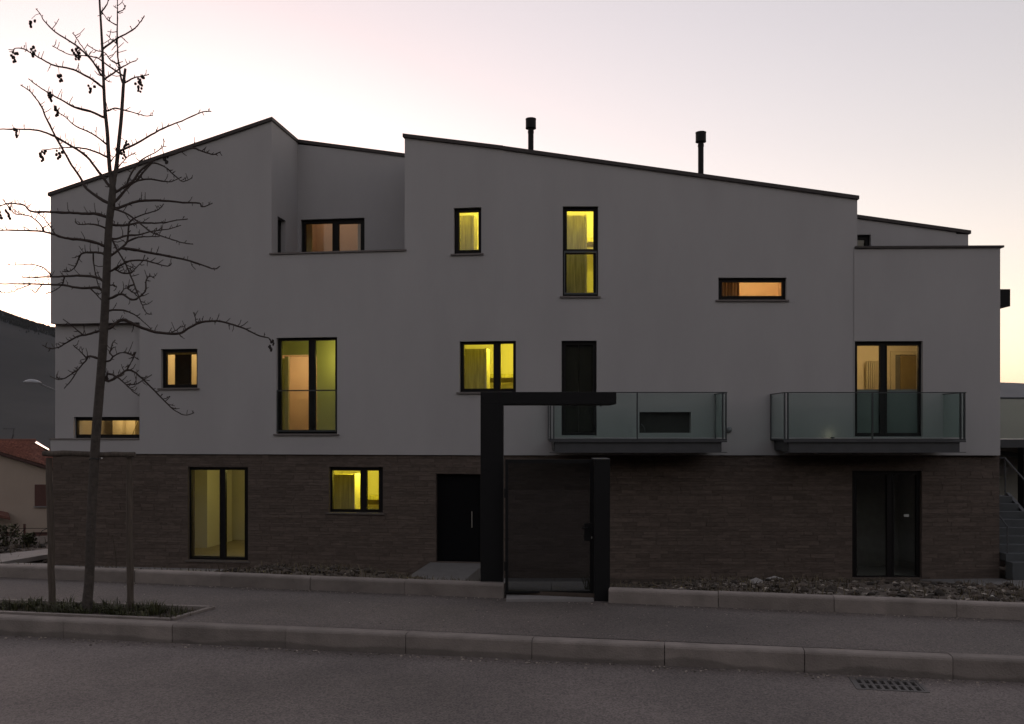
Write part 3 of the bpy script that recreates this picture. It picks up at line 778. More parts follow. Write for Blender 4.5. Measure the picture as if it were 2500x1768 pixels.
def kitchen(fr, x0, x1, zf, dd, pan, trim_x, ytop, band, power, ext=(.5, .7), lampx=None, zc=None):
    zc = zc or zf+CE
    r = room(fr, x0, x1, zf, zc, 2.6, dd, M_room, power=power, color=YEL, ext=ext, lamp_px=lampx, lamp_d=dd+.85, lamp_drop=.2)
    rbox(r, 'cupboard', fr, (pan[0], ytop, pan[1], 1000), dd+.55, .55, M_wooddoor, zmin=zf+.02)
    rbox(r, 'door_trim', fr, (pan[1]+.4, ytop-2, trim_x, 1000), dd+.54, .5, M_white, zmin=zf+.02)
    if band:
        rbox(r, 'wall_shelf', fr, (pan[1]+3, band[0], x1+30, band[1]), dd+1.9, .3, M_wooddoor)
        rbox(r, 'splash_back', fr, (pan[1]+5, band[1], x1+30, band[2]), dd+2.3, .12, M_counter)
    return r
kitchen(LF, 1122, 1259, G1, d0, (1095, 1183), 1188, 852, (913, 922, 934), 6.5, lampx=1246)
kitchen(LF, 802, 930, G0, d0+SD, (775, 862), 866, 1159, (1210, 1220, 1232), 5.4, lampx=910, zc=ZB-.08)
kitchen(RF, 1374, 1460, G2, d0, (1340, 1428), 1433, 526, (580, 590, 602), 9.5, lampx=1452, zc=zr(2)-RT-.25)
kitchen(LF, 1108, 1175, G2, d0, (1085, 1153), 1157, 527, None, 7.5, ext=(.4, .35), lampx=1166, zc=ZC-RT-.35)
# small window with a dark door in the middle
r = room(LF, 393, 482, G1, G1+CE, 2.2, d0, M_room, power=1.9, color=AMB, ext=(.6, .6), lamp_px=500, lamp_d=d0+1.6)
rbox(r, 'door', LF, (427, 858, 466, 960), d0+.6, .04, mat('dark_wood', (.03, .022, .014), .6, .3, 4), zmin=G1+.02)
rbox(r, 'partition', LF, (360, 873, 408, 960), d0+.7, .04, M_wooddoor, zmin=G1+.02)
rbox(r, 'door_lintel', LF, (380, 840, 500, 866), d0+.58, .03, M_wooddoor)
# long low window at the left corner: only the upper part of a stair room
r = room(LF, 180, 346, G1-1.1, G1+.9, 2.4, .52, M_room, power=1.5, color=AMB, ext=(.15, .3), lamp_px=300, lamp_d=1.1)
rbox(r, 'cupboard', LF, (275, 1010, 298, 1075), 1.5, .5, M_white); rbox(r, 'cupboard', LF, (299, 1010, 330, 1075), 1.7, .3, M_white)
ua, za = LF.pix(322, 1064, 1.2); ub, zb_ = LF.pix(338, 1026, 1.2)
m = MB(); m.tube([LF.w(ua-.1, 1.2, za-.25), LF.w(ub+.1, 1.2, zb_+.25)], .012); m.build('handrail', M_wooddoor, r)
# living room: green walls, a doorway into a warm hall
zd = zpix(LF, 720, 868, d0+2.0)
r = room(LF, 675, 823, G1-.0, G1+CE+.1, 2.0, d0, M_roomg, power=1.15, color=GRN, ext=(.9, .8), lamp_px=828, lamp_d=d0+1.25, lamp_drop=.75, back=False)
rh = LF.rect(660, 868, 775, 1055, d0+1.9)
rl = LF.rect(600, 780, 900, 1100, d0+1.9)
panel(LF, [(rl[0], G1+.02), (rl[2], G1+.02), (rl[2], G1+CE+.08), (rl[0], G1+CE+.08)], [ring((rh[0]-.2, G1+.03, rh[2], zd))], d0+1.85, d0+1.93).build('partition', M_roomg, r)
r2 = room(LF, 640, 790, G1, zd+.1, 1.6, d0+2.05, M_roomp, power=2.3, color=(1, .70, .32), lamp_px=735, lamp_d=d0+2.6, lamp_drop=.12)
rbox(r, 'door_frame', LF, (695, 871, 703.5, 1056), d0+1.7, .1, M_white, zmin=G1+.02)
rbox(r, 'door', LF, (689.5, 875, 694.5, 1056), d0+1.68, .1, M_wooddoor, zmin=G1+.02)
# terrace room, blind half drawn
r = room(LF, 700, 900, G2, ZP-1.1, 2.0, TD+.28, M_roomp, power=.75, color=PCH, ext=(-.1, -.3), lamp_px=800, lamp_d=TD+1.1, lamp_drop=.2)
rbox(r, 'curtain', LF, (738, 540, 762, 640), TD+.62, .03, mat('curtain_ochre', (.5, .38, .14), .9, .1, 4), zmin=G2+.1)
# long window on the right with a curtain
r = room(RF, 1754, 1920, G2-.1, G2+1.75, 2.4, d0, M_roomp, power=10, color=AMB, ext=(.4, .5), lamp_px=1838, lamp_d=d0+.18, lamp_drop=.1)
mc = MB(); ua, ub = RF.pix(1752, 700, d0+.25)[0], RF.pix(1806, 700, d0+.25)[0]; n = 26
for i in range(n+1):
    uu = ua+(ub-ua)*i/n; dd = d0+.25+.035*math.sin(i*1.7)+.012*math.sin(i*.6)
    mc.v += [RF.w(uu, dd, G2+.1), RF.w(uu+.02*math.sin(i), dd, G2+1.6)]
for i in range(n): mc.f.append((2*i, 2*i+2, 2*i+3, 2*i+1))
mc.build('curtain', mat('curtain_brown', (.40, .28, .17), .9, .1), r)
# bedroom on the right: radiator and doorway
r = room(RF, 2087, 2253, G1-.05, G1+CE, 2.3, d0+.03, M_room, power=2.7, color=AMB, ext=(.5, 1.5), lamp_px=2160, lamp_d=d0+.75, lamp_drop=.2)
for i in range(7):
    rbox(r, 'radiator_fin', RF, (2116+i*5.2, 881, 2119.2+i*5.2, 990), d0+2.1, .06, M_white)
rbox(r, 'radiator_back', RF, (2114, 884, 2150, 985), d0+2.18, .03, M_wooddoor)
rbox(r, 'door_trim', RF, (2176, 862, 2186, 1070), d0+2.1, .08, M_white, zmin=G1); rbox(r, 'door_trim', RF, (2176, 857, 2250, 866), d0+2.09, .08, M_white)
rbox(r, 'doorway', RF, (2186, 867, 2200, 1070), d0+2.12, .05, M_darkroom, zmin=G1)
rbox(r, 'door', RF, (2199, 869, 2250, 1070), d0+2.05, .04, mat('olive_door', (.20, .16, .08), .6, .1), zmin=G1)
# ground floor living room, empty
r = room(LF, 456, 603, zpix(LF, 530, 1361, .2), ZB-.06, 3.2, d0+SD, M_room, power=1.6, color=(1, .86, .26), ext=(.9, 1.6), lamp_px=640, lamp_d=d0+1.0, lamp_drop=.3)
rbox(r, 'partition', LF, (440, 1120, 506, 1400), d0+1.5, 1.5, M_room, zmin=zpix(LF, 530, 1361, .2)+.01)
# unlit rooms
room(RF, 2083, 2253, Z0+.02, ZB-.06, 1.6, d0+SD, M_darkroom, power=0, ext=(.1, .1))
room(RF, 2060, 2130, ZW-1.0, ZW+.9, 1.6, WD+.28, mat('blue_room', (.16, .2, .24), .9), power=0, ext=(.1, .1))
rr = RF.pix(2208, 1262, SD+.1); mb = MB(); mb.box(RF, rr[0], rr[0]+.12, SD+.125, SD+.127, rr[1], rr[1]+.06); mb.build('notice', mat('paper', (.35, .35, .34), .8), wN)

# ------------------------------------------------------------------ entrance portal and gate
GY = 8.60; QY = 8.775
pr = thing('entrance_portal', Vector((P(1203, 0, QY).x, QY, -.02)), 'black steel portal column with a long overhead beam beside the gate', 'portal')
xa, xb = P(1173, 957, QY).x, P(1228.5, 957, QY).x; zt = P(1173, 957, QY).z; zbm = EYE-(986.5-HY)*QY/F; xe = P(1505, 957, QY).x
mb = MB(); mb.box(WORLD, xa, xb, QY, QY+.58, -.1, zbm); mb.build('column', M_dark, pr, bevel=.003)
mb = MB(); mb.box(WORLD, xa, xe, QY, QY+.58, zbm, zt); mb.build('beam', M_dark, pr, bevel=.003)
mb = MB(); mb.lathe((xe-.1, QY+.52, zbm-.012), [(.012, 0), (.012, .013)], 10); mb.build('spot', M_steel, pr)
gt = thing('garden_gate', P(1340, 1452, GY), 'smoked glass garden gate in a black frame with lock box', 'gate')
gx = lambda px: P(px, 1200, GY+.05).x; gz = lambda py: P(1300, py, GY+.05).z
gzb = .035
panel(WORLD, ring((gx(1233.5), gzb, gx(1450), gz(1122))), [ring((gx(1241), gzb+.018, gx(1440.5), gz(1131)))], GY+.05, GY+.09).build('frame', M_dark, gt)
mb = MB(); mb.box(WORLD, gx(1240), gx(1441.5), GY+.066, GY+.076, gzb+.012, gz(1130)); mb.build('glass_panel', M_gglass, gt)
mb = MB(); mb.box(WORLD, gx(1426), gx(1450), GY+.028, GY+.05, gz(1320), gz(1277)); lk = mb.build('lock_box', M_dark, gt, bevel=.003)
mb = MB(); hz = gz(1288); mb.tube([Vector((gx(1432), GY+.028, hz)), Vector((gx(1432), GY-.01, hz)), Vector((gx(1418), GY-.015, hz))], .008); mb.build('lever', M_dark, lk)
mb = MB(); mb.lathe((gx(1444), GY+.02, gz(1314)), [(.006, 0), (.006, .018)], 8); mb.build('key_cylinder', MATS['brushed_steel'], lk)
for zz in (.25, .95):
    mb = MB(); mb.tube([Vector((gx(1233), GY+.045, zz)), Vector((gx(1233), GY+.045, zz+.09))], .011); mb.build('hinge', M_dark, gt)
PYF = 8.50
pl = thing('gate_pillar', P(1470, 1466, PYF), 'flat black gate pillar right of the smoked glass gate', 'pillar')
mb = MB(); mb.box(WORLD, P(1451.5, 0, PYF).x, P(1489.5, 0, PYF).x, PYF, PYF+.32, -.05, P(0, 1122, PYF).z); mb.build('pillar_body', M_dark, pl, bevel=.002)
mb = MB(); mb.box(WORLD, P(1451, 0, PYF).x-.001, P(1490, 0, PYF).x, PYF-.002, PYF+.322, P(0, 1122, PYF).z, P(0, 1121, PYF).z+.002); mb.build('cap', M_steel, pl)
# threshold
mb = MB(); mb.box(WORLD, P(1236, 0, 8.5).x, P(1449, 0, 8.5).x, 8.46, 8.78, -.1, .012); tag(mb.build('threshold', M_conc), kind='structure')
# ------------------------------------------------------------------ bare tree
TY = 8.05; TS = TY/F
tr = thing('bare_tree', P(213, 1487, TY)+Vector((0, 0, -.03)), 'leafless young tree with dark hanging seed clusters beside the kerb', 'tree')
Z1 = 1/3.2486
def zp(p, off=0): return (p[0]*Z1, p[1]*Z1+off)
trunk_px = [(211, 1500, 15), (213, 1470, 12.5), (218, 1415, 11.4), (221, 1320, 11.3), (223.5, 1252, 11.3), (229, 1150, 11.2), (234, 1067, 11), (241, 980, 10.8), (248, 893, 10.5), (254, 800, 10), (259, 697, 9.5), (263, 600, 9), (267, 540, 8.6), (273, 490, 8.8), (275, 458, 7.5), (272, 440, 5.4), (268, 415, 4.9), (264, 360, 4.6), (262, 323, 4.4), (256, 262, 4.0), (253, 200, 3.5), (250, 123, 3.1), (246, 50, 2.6), (243, 0, 2.3), (240, -90, 1.6), (238, -150, .8)]
lead2_px = [(275, 462, 6), (280, 430, 5.2), (285, 400, 4.9), (291, 339, 4.5), (296, 290, 4.2), (299, 246, 4.0), (302, 200, 3.6), (306, 168, 3.0)]
BUILT = []      # (px, py, Y, r) of everything so far
def tube_px(mb, pts, Y0=None, slope=0.0, n=7, r1=None):
    wp, rad = [], []; L = 0; prev = None
    for i, (x, y, r) in enumerate(pts):
        if prev: L += math.hypot(x-prev[0], y-prev[1])
        prev = (x, y); Y = Y0 + slope*L*TS
        wp.append(P(x, y, Y)); rad.append(max(.0026, r*TS)); BUILT.append((x, y, Y, r))
    mb.tube(wp, rad, n); return wp, rad
def dense(pts, k=3):
    """Catmull-Rom through pixel points"""
    res = []; n = len(pts)
    for i in range(n-1):
        p0, p1, p2, p3 = pts[max(0, i-1)], pts[i], pts[i+1], pts[min(n-1, i+2)]
        for j in range(k):
            t = j/k
            res.append(tuple(.5*((2*b)+(-a+c)*t+(2*a-5*b+4*c-d)*t*t+(-a+3*b-3*c+d)*t**3) for a, b, c, d in zip(p0, p1, p2, p3)))
    res.append(pts[-1]); return res
mb = MB(); tube_px(mb, dense(trunk_px), TY, 0, 12); mb.build('trunk', M_bark, tr, smooth=True)
mb = MB(); tube_px(mb, dense(lead2_px), TY, .06, 10); mb.build('trunk', M_bark, tr, smooth=True)
R1 = """5|930,1200 1050,1155 1200,1070 1290,1020 1440,960 1605,890 1675,885
4|850,1245 720,1190 590,1170 480,1175 340,1190
6|870,1480 780,1360 690,1245 600,1180 440,1085 350,1050 270,1030 120,1025 0,1025 -60,1020
6|855,1610 690,1500 650,1430 570,1310 490,1170 430,1065 360,920 320,830 255,745 230,718 165,675
5|825,932 720,885 590,850 510,805 400,745 310,690 225,625
3.5|850,1150 730,1060 600,1000 520,930 465,890 425,830
4.5|810,690 730,630 640,580 560,545 430,520 350,480 260,430 190,390 120,385 105,410
4.5|805,600 740,490 660,410 590,350 440,255 350,165 325,120 285,70
3|800,560 720,470 650,370 595,285 575,262
4|970,650 945,540 935,450 930,300 932,100 932,0 934,-150
3.5|975,600 870,530 780,465 700,445 560,435 470,395 415,365
4|830,628 900,580 960,540 1030,500 1080,482
4|990,655 1060,620 1130,605 1180,592
4|822,385 930,305 1050,240 1110,180 1145,125
2.5|930,200 860,165 835,130 810,105
3|805,95 850,30 870,-30
3.5|850,880 910,860 990,875 1080,900 1150,920 1215,915
3|935,505 880,480 830,420 760,400 690,355
2.5|930,350 890,320 845,275
2.5|932,98 975,80 998,45
6|905,1530 990,1480 1050,1440 1130,1340 1240,1260 1360,1230 1460,1195 1530,1175 1620,1205 1690,1225 1750,1205
5|915,1600 1010,1490 1080,1440 1170,1420 1280,1435 1360,1440 1440,1405
4|1080,1440 1200,1300 1300,1320 1380,1390 1450,1440 1525,1410
4|1000,1500 1030,1400 1110,1280 1230,1210 1295,1160 1295,1100
3|930,1340 960,1300 1020,1240 1075,1210
2.5|880,1280 910,1240 945,1195 900,1180"""
R2 = """6|915,195 1050,145 1150,130 1300,130 1450,145 1580,150 1605,180 1685,150
6|850,258 760,235 650,232 520,225 400,220 245,215 200,170 140,155 50,155 -10,180
5|900,322 1000,325 1100,305 1200,308 1300,305 1400,285 1490,275
4|840,350 780,325 700,315 620,318 595,295
6|835,495 770,465 640,440 520,428 420,395 340,375 240,368 60,365 -20,370
3|350,372 310,310 240,255 160,240 110,230 60,170 20,115
3|435,395 400,340 350,270 300,230
4|905,195 1000,230 1100,300 1200,380 1280,410 1400,450 1480,470 1530,475
4.5|905,435 1000,410 1100,400 1220,370 1340,355 1435,325
5|890,560 960,505 1010,450 1020,330 1050,280 1150,235 1250,205 1300,155
4|1010,455 1100,420 1180,415 1265,415
6|960,505 1060,520 1200,545 1340,570 1480,600 1600,640 1700,672 1745,650
5|855,575 800,545 720,540 650,550 620,600 600,650 550,690 495,690
3|740,540 745,640 760,720 780,800 800,830
4.5|895,680 960,640 1050,605 1150,605 1230,625 1330,650 1360,625
3.5|920,680 980,705 1040,705 1080,660 1130,610 1150,560
6|825,770 750,735 640,725 520,730 400,735 250,738 175,737
3|405,720 340,660 250,635 150,640 60,638
6|820,850 770,820 650,825 500,800 350,795 200,790 0,790 -40,785
3|510,735 495,790 440,840 360,870
2.5|330,800 300,840 280,860 240,830
2.5|240,795 150,830 100,855 20,860 -20,840
3.5|720,830 770,880 810,930
5|875,905 960,870 1030,910 1080,910 1150,850 1160,760 1190,730 1225,745
4|890,440 930,520 1000,640 1050,760 1100,890 1130,960 1160,1020 1205,1030
4|870,1000 980,1000 1060,1030 1130,1085 1200,1150
7|870,1140 920,1100 980,1075 1060,1110 1200,1165 1300,1180 1420,1185 1490,1145 1580,1100 1680,1085 1760,1090 1880,1125 1950,1150 2040,1195 2130,1220 2145,1245
2.5|1555,1100 1550,1060 1535,1015
2.5|1370,1170 1410,1150 1435,1125
5|805,1170 780,1165 700,1190 620,1205 540,1250 470,1290 400,1305 335,1275
3.5|650,1190 580,1130 500,1070
5|800,1395 740,1370 695,1365 690,1385 620,1470 570,1550 510,1620
3|690,1385 640,1330 580,1275
3|600,1480 520,1535 460,1550 395,1520
3.5|870,1400 900,1365 960,1335 1030,1350 1100,1390
5|860,1562 940,1522 1000,1477 1060,1487 1130,1542 1210,1622 1290,1702 1370,1782 1460,1830 1540,1812
4|855,1505 930,1530 1000,1590 1050,1640 1105,1680
3|1075,1330 1050,1390 1030,1430 1000,1475
3|1000,1590 1080,1585 1140,1550 1205,1510
3|870,1335 895,1300 920,1290
3|872,1330 890,1270 915,1235
3|880,800 905,800 925,820
3|1010,820 1060,860 1100,895 1130,870
3|960,870 985,830 1030,820"""
rb = random.Random(3)
def add_branch(w, pts, off):
    q = [zp(p, off) for p in pts]
    x0, y0 = q[0]
    c = min(BUILT, key=lambda b: (b[0]-x0)**2+(b[1]-y0)**2)
    Y0 = c[2]; x0, y0 = c[0], c[1]
    L = sum(math.hypot(a[0]-b[0], a[1]-b[1]) for a, b in zip(q, q[1:]))
    sl = rb.choice([-1, 1])*rb.uniform(.1, .55)
    n = len(q); r0 = w*.62
    start = [(x0, y0, min(r0*1.05, c[3]))] if math.hypot(x0-q[0][0], y0-q[0][1]) > 1.5 else []
    pr = start + [(x, y, max(1.15, r0*(1-.66*i/(n-1)))) for i, (x, y) in enumerate(q)]
    jag = dense(pr, 4)
    jag = [(x+rb.uniform(-.55, .55)*(0 < i < len(jag)-1), y+rb.uniform(-.55, .55)*(0 < i < len(jag)-1), r*(1+.18*(rb.random() < .15))) for i, (x, y, r) in enumerate(jag)]
    mb = MB(); nb = len(BUILT); tube_px(mb, jag, Y0, sl, 6)
    new = BUILT[nb:]
    # twigs and buds
    L2 = 0
    for i in range(3, len(new)-1):
        if rb.random() < .62:
            x, y, Y, r = new[i]; dx, dy = new[i+1][0]-new[i-1][0], new[i+1][1]-new[i-1][1]; m = math.hypot(dx, dy)+1e-6
            dx, dy = dx/m, dy/m; side = rb.choice([-1, 1, 1]); nx, ny = (-dy*side, dx*side)
            if ny > 0 and rb.random() < .7: nx, ny = -nx, -ny
            ln = rb.choice([3, 6, 10, 15, 21, 29])*(.6 if i > len(new)*.8 else 1)*rb.uniform(.7, 1.2); a = rb.uniform(.35, 1)
            ex, ey = x+(dx*(1-a)+nx*a)*ln, y+(dy*(1-a)+ny*a)*ln
            mx_, my_ = (x+ex)/2+rb.uniform(-.1, .1)*ln, (y+ey)/2+rb.uniform(-.02, .16)*ln
            dY = rb.uniform(-.5, .5)*ln*TS
            tw = [P(x, y, Y), P(mx_, my_, Y+dY*.5), P(ex, ey, Y+dY)]
            mb.tube(tw, [max(.0042, r*.5*TS), .0038, .0030], 4)
            if ln > 9 and rb.random() < .5:
                e2 = P(mx_+rb.uniform(-4, 4), my_-rb.uniform(2, 6), Y+dY*.8); mb.tube([tw[1], e2], [.0036, .0028], 4)
    mb.build('branch', M_twig, tr, smooth=True)
for block, off in ((R1, 0), (R2, 450)):
    for line in block.split('\n'):
        w, rest = line.split('|'); add_branch(float(w), [tuple(map(float, t.split(','))) for t in rest.split()], off)
pods = [(250, 180, 0), (112, 435, 0), (263, 405, 0), (600, 410, 0), (615, 450, 0), (470, 620, 0), (725, 705, 0), (1112, 620, 0), (1105, 690, 0), (390, 762, 0), (455, 872, 0), (130, 1055, 0), (330, 1218, 0), (470, 1222, 0), (990, 1145, 0), (975, 1228, 0), (1325, 1262, 0), (70, 210, 450), (-4, 230, 450), (2148, 1268, 450)]
for (x, y, off) in pods:
    px, py = zp((x, y), off)
    c = min(BUILT, key=lambda b: (b[0]-px)**2+(b[1]-py+10)**2); Y = c[2]
    mb = MB(); tp = P(px, py-9, Y)
    mb.tube([P(c[0], c[1], Y), (P(c[0], c[1], Y)+tp)/2+Vector((0, 0, .012)), tp], .0026, 4)
    for k in range(rb.randint(6, 9)):
        t = k/8
        mb.blob(tp+Vector((rb.uniform(-.026, .026)*(1.3-t), rb.uniform(-.02, .02), -.005-.09*t)), rb.uniform(.010, .0155), .15, 1.2)
    mb.build('seed_cluster', M_pod, tr, smooth=True)

# timber support of the tree
ts = thing('tree_support', P(215, 1495, 8.2)+Vector((0, 0, -.03)), 'weathered timber stake frame with crossbar tied to the leafless tree', 'tree stake')
SY = 8.16
def pole(name, a, b, r0, r1, n=10, k=7):
    mb = MB(); pts = []; rad = []
    for i in range(k+1):
        t = i/k; p = a.lerp(b, t); j = .006
        pts.append(p+Vector((rb.uniform(-j, j), rb.uniform(-j, j), rb.uniform(-j, j)))*float(0 < i < k)); rad.append((r0+(r1-r0)*t)*rb.uniform(.93, 1.08))
    mb.tube(pts, rad, n); return mb.build(name, M_timber, ts, smooth=False)
pole('stake', P(127, 1050+1.66*F/SY, SY), P(120, 1118, SY), .030, .029)
pole('stake', P(318, 1050+1.66*F/(SY-.05), SY-.05), P(315, 1116, SY-.05), .031, .026)
pole('crossbar', P(106, 1107, SY-.06), P(329, 1110, SY-.1), .026, .024, k=9)
mb = MB(); c = P(231, 1120, TY); pts = [c+Vector((.05*math.cos(a), .05*math.sin(a)+.012, .004*math.sin(3*a))) for a in [2*math.pi*i/18 for i in range(19)]]
mb.tube(pts, .006, 6); mb.build('tie', mat('tie_band', (.02, .022, .022), .6), ts)
mb = MB(); mb.blob(P(248.5, 1119, TY-.03), .008, .1); mb.build('buckle', mat('buckle', (.5, .5, .48), .3, metal=.5), ts)

# ------------------------------------------------------------------ drain grate
dg = thing('drain_grate', (GC.x, GC.y, ROAD_Z-.05), 'slotted iron drain grate set in the road by the kerb', 'drain')
zt = ROAD_Z+.004
fr_o = (-.232, -.152, .232, .152)
def flat(outl, holes, z0, z1):
    m = sheet(outl, holes, lambda x, y: 0); out = MB(); cnt = len(m.v)
    for v in m.v: out.v.append(GF.w(v.x, v.y, z1))
    out.f = list(m.f)
    for rg in [outl]+holes:
        b = len(out.v); n = len(rg)
        for (u, d) in rg: out.v.append(GF.w(u, d, z1))
        for (u, d) in rg: out.v.append(GF.w(u, d, z0))
        for i in range(n): out.f.append((b+i, b+(i+1) % n, b+n+(i+1) % n, b+n+i))
    return out
rc = lambda a, b, c, d: [(a, b), (c, b), (c, d), (a, d)]
flat(rc(*fr_o), [rc(-.208, -.128, .208, .128)], zt-.05, zt).build('frame', M_iron, dg)
slots = []
for i in range(8):
    for j in (0, 1):
        u = -.194+i*.0508; dd = -.118+j*.121
        slots.append(rc(u, dd, u+.030, dd+.098))
flat(rc(-.206, -.126, .206, .126), slots, zt-.03, zt-.003).build('grid', M_iron, dg)
mb = MB(); mb.box(GF, -.236, .236, -.156, .156, ROAD_Z-.32, ROAD_Z-.3)
for a in ((-.236, -.234, -.156, .156), (.234, .236, -.156, .156), (-.236, .236, -.156, -.154), (-.236, .236, .154, .156)): mb.box(GF, *a, ROAD_Z-.3, ROAD_Z-.045)
mb.build('pit', M_pit, dg)

# ------------------------------------------------------------------ red roofed house on the left
HY0 = 40.0
hs = thing('neighbour_house', P(40, 1345, HY0), 'cream house with red tiled roof and brown shutters beyond the tree', 'house')
M_cream = mat('cream_render', (.33, .27, .22), .9, .06, .6); M_tile = mat('roof_tile', (.20, .085, .062), .85, .25, 2, tone=.4); M_shut = mat('brown_shutter', (.075, .032, .025), .7, .15, 4)
wl_, wr_ = P(-420, 0, HY0).x, P(205, 0, HY0).x
def vz(px): return P(px, 1112+ (px)*.30, HY0).z
pts = [(wl_, -4.8), (wr_, -4.8), (wr_, vz(205)), (P(-80, 0, HY0).x, vz(-80)), (wl_, vz(-80)-(P(-80, 0, HY0).x-wl_)*.3)]
panel(WORLD, pts, [], HY0, HY0+.3).build('wall', M_cream, hs)
mb = MB(); mb.box(WORLD, wr_-.3, wr_, HY0+.3, HY0+8, -4.8, vz(205)); mb.box(WORLD, wl_, wl_+.3, HY0+.3, HY0+8, -4.8, 0); mb.build('wall', M_cream, hs)
# roof surface: from the verge back to the ridge
RYB = HY0+6.5
def roofp(px, t):        # t=0 verge, 1 ridge
    a = P(px, 1103+max(-80, px)*.30, HY0-.25); b = P(px*.93, 1078, RYB) if px < 95 else P(px*.93, 1078+(px-95)*.55, RYB)
    return a.lerp(b, t)
mb = MB(); NR, NC = 15, 190
for j in range(NR):
    b0 = len(mb.v); tn = []
    for i in range(NC+1):
        px = -80+i*1.5; wv = .035*abs(math.sin(i*math.pi/3))
        lo, hi = roofp(px, j/NR), roofp(px, min(1, (j+1)/NR))
        mb.v += [lo+Vector((0, 0, .0)), lo+Vector((0, 0, .075+wv)), hi+Vector((0, 0, .025+wv*.6))]
        t_ = noise.noise(Vector((i*.35, j*1.3, 0)))*.8+.5; mb.tone += [t_]*3
    for i in range(NC):
        k = b0+i*3; mb.f += [(k, k+3, k+4, k+1), (k+1, k+4, k+5, k+2)]
tag(mb.build('roof_tiles', M_tile, hs), kind='stuff')
mb = MB(); q = [roofp(-80, 0), roofp(205, 0), roofp(205, 1), roofp(-80, 1)]; dn = Vector((0, 0, -.14))
mb.hexa([p+dn for p in q]+[p+Vector((0, 0, -.02)) for p in q]); rf = mb.build('roof', mat('verge_board', (.06, .03, .025), .8), hs)
for i in range(26):
    px = -78+i*6.6; a, b = roofp(px, 1)+Vector((0, 0, .06)), roofp(px+6.8, 1)+Vector((0, 0, .07)); m = MB(); m.tube([a, b], [.085, .075], 8); m.build('ridge_tile', M_tile, rf)
a, b, c, d = roofp(89, .78), roofp(128, .70), roofp(127, .80), roofp(94, .87)
up = Vector((0, 0, .14)); mb = MB(); mb.hexa([a+up*.2, b+up*.2, c+up*.2, d+up*.2, a+up, b+up, c+up, d+up]); sk = mb.build('skylight', M_frame, hs)
mb = MB(); e = up*1.12; cen = (a+b+c+d)/4
mb.poly([p.lerp(cen, .07)+e for p in (a, b, c, d)], [(0, 1, 2, 3)]); mb.build('pane', glass_mat('skylight_glass', (.1, .1, .1), ior=2.6, base=.45), sk)
def hbox(name, x0, y0, x1, y1, th, m, par=hs, d=0):
    p = P(x0, y1, HY0+d); q = P(x1, y0, HY0+d); b = MB(); b.box(WORLD, p.x, q.x, HY0+d-th, HY0+d+.02, p.z, q.z); return b.build(name, m, par)
for (x0, y0, x1, y1) in ((86, 1183, 122, 1236), (8, 1299, 40, 1330), (85, 1299, 121, 1328), (-70, 1183, -34, 1236)):
    wv = hbox('window', x0, y0, x1, y1, .05, M_shut); zz = P(x0, y1, HY0).z
    hbox('sill', x0-2, y1, x1+2, y1+2.5, .1, M_conc, wv)
mb = MB(); a, b = P(-60, 1250, HY0-1.2), P(25, 1270, HY0-1.2); c, d = P(-60, 1240, HY0), P(20, 1258, HY0)
mb.hexa([a, b, d, c, a+Vector((0, 0, .12)), b+Vector((0, 0, .12)), d+Vector((0, 0, .12)), c+Vector((0, 0, .12))]); mb.build('porch_roof', M_tile, hs)
mb = MB(); a = roofp(30, 1); at = P(34, 1060, RYB); mb.tube([a, at], .02, 5); mb.tube([P(8, 1047, RYB), P(38, 1047, RYB)], .012, 4)
mb.tube([a, P(34, 1047, RYB)], .015, 5)
for i in range(5): mb.tube([P(10+i*6, 1043, RYB), P(10+i*6, 1051, RYB)], .008, 4)
mb.tube([P(25, 1078, RYB), P(32, 1062, RYB)], .012, 4); mb.build('antenna', M_steel, rf)
# wire fence on the bank before the house
fy = 31.5
wf = thing('wire_fence', Vector((P(60, 0, fy).x, fy, ground_z(P(60, 0, fy).x, fy))), 'rusty wire fence post with two wires before the cream house', 'fence')
for px in (60, 230, -110):
    X = P(px, 0, fy).x; g = ground_z(X, fy); t = EYE-(1279-HY)*fy/F
    mb = MB(); mb.box(WORLD, X-.03, X+.03, fy-.03, fy+.03, g-.1, t); mb.build('post', M_shut, wf)
for py in (1289, 1301):
    mb = MB(); mb.tube([P(-110, py, fy)+Vector((0, -.03, 0)), P(60, py+1, fy)+Vector((0, -.03, -.0)), P(230, py, fy)+Vector((0, -.03, 0))], .010, 5); mb.build('wire', M_dark, wf)
mb = MB(); mb.tube([P(35, 1312, fy), P(50, 1302, fy-.03), P(60, 1292, fy-.04)], .012, 5); mb.tube([P(95, 1310, fy), P(103, 1296, fy), P(118, 1289, fy)], .012, 5); mb.build('brace', M_dark, wf)
# street lamp behind the building
ly = 33.0
sl = thing('street_lamp', Vector((P(190, 0, ly).x, ly, ground_z(P(190, 0, ly).x, ly))), 'grey street lamp head on a curved arm against the hill', 'street lamp')
g = ground_z(P(190, 0, ly).x, ly); ax = P(190, 0, ly).x
mb = MB(); mb.tube([Vector((ax, ly, g-.1)), Vector((ax, ly, P(0, 990, ly).z)), P(178, 968, ly), P(150, 958, ly), P(128, 950, ly), P(100, 938, ly)], [.07, .05, .04, .035, .03, .03], 8); mb.build('pole', mat('lamp_post', (.16, .16, .165), .5, metal=.3), sl, smooth=True)
mb = MB(); A, Bq = P(57, 934, ly), P(101, 936, ly); n = 10
for i in range(n+1):
    t = i/n; c = A.lerp(Bq, t); h = .12*math.sin(math.pi*min(1, t*.93+.04)); wdt = .13*math.sin(math.pi*min(.97, t*.9+.06))**.6
    for k in range(10):
        a = 2*math.pi*k/10; mb.v.append(c+Vector((0, wdt*math.cos(a), h*max(-.25, math.sin(a))+.02)))
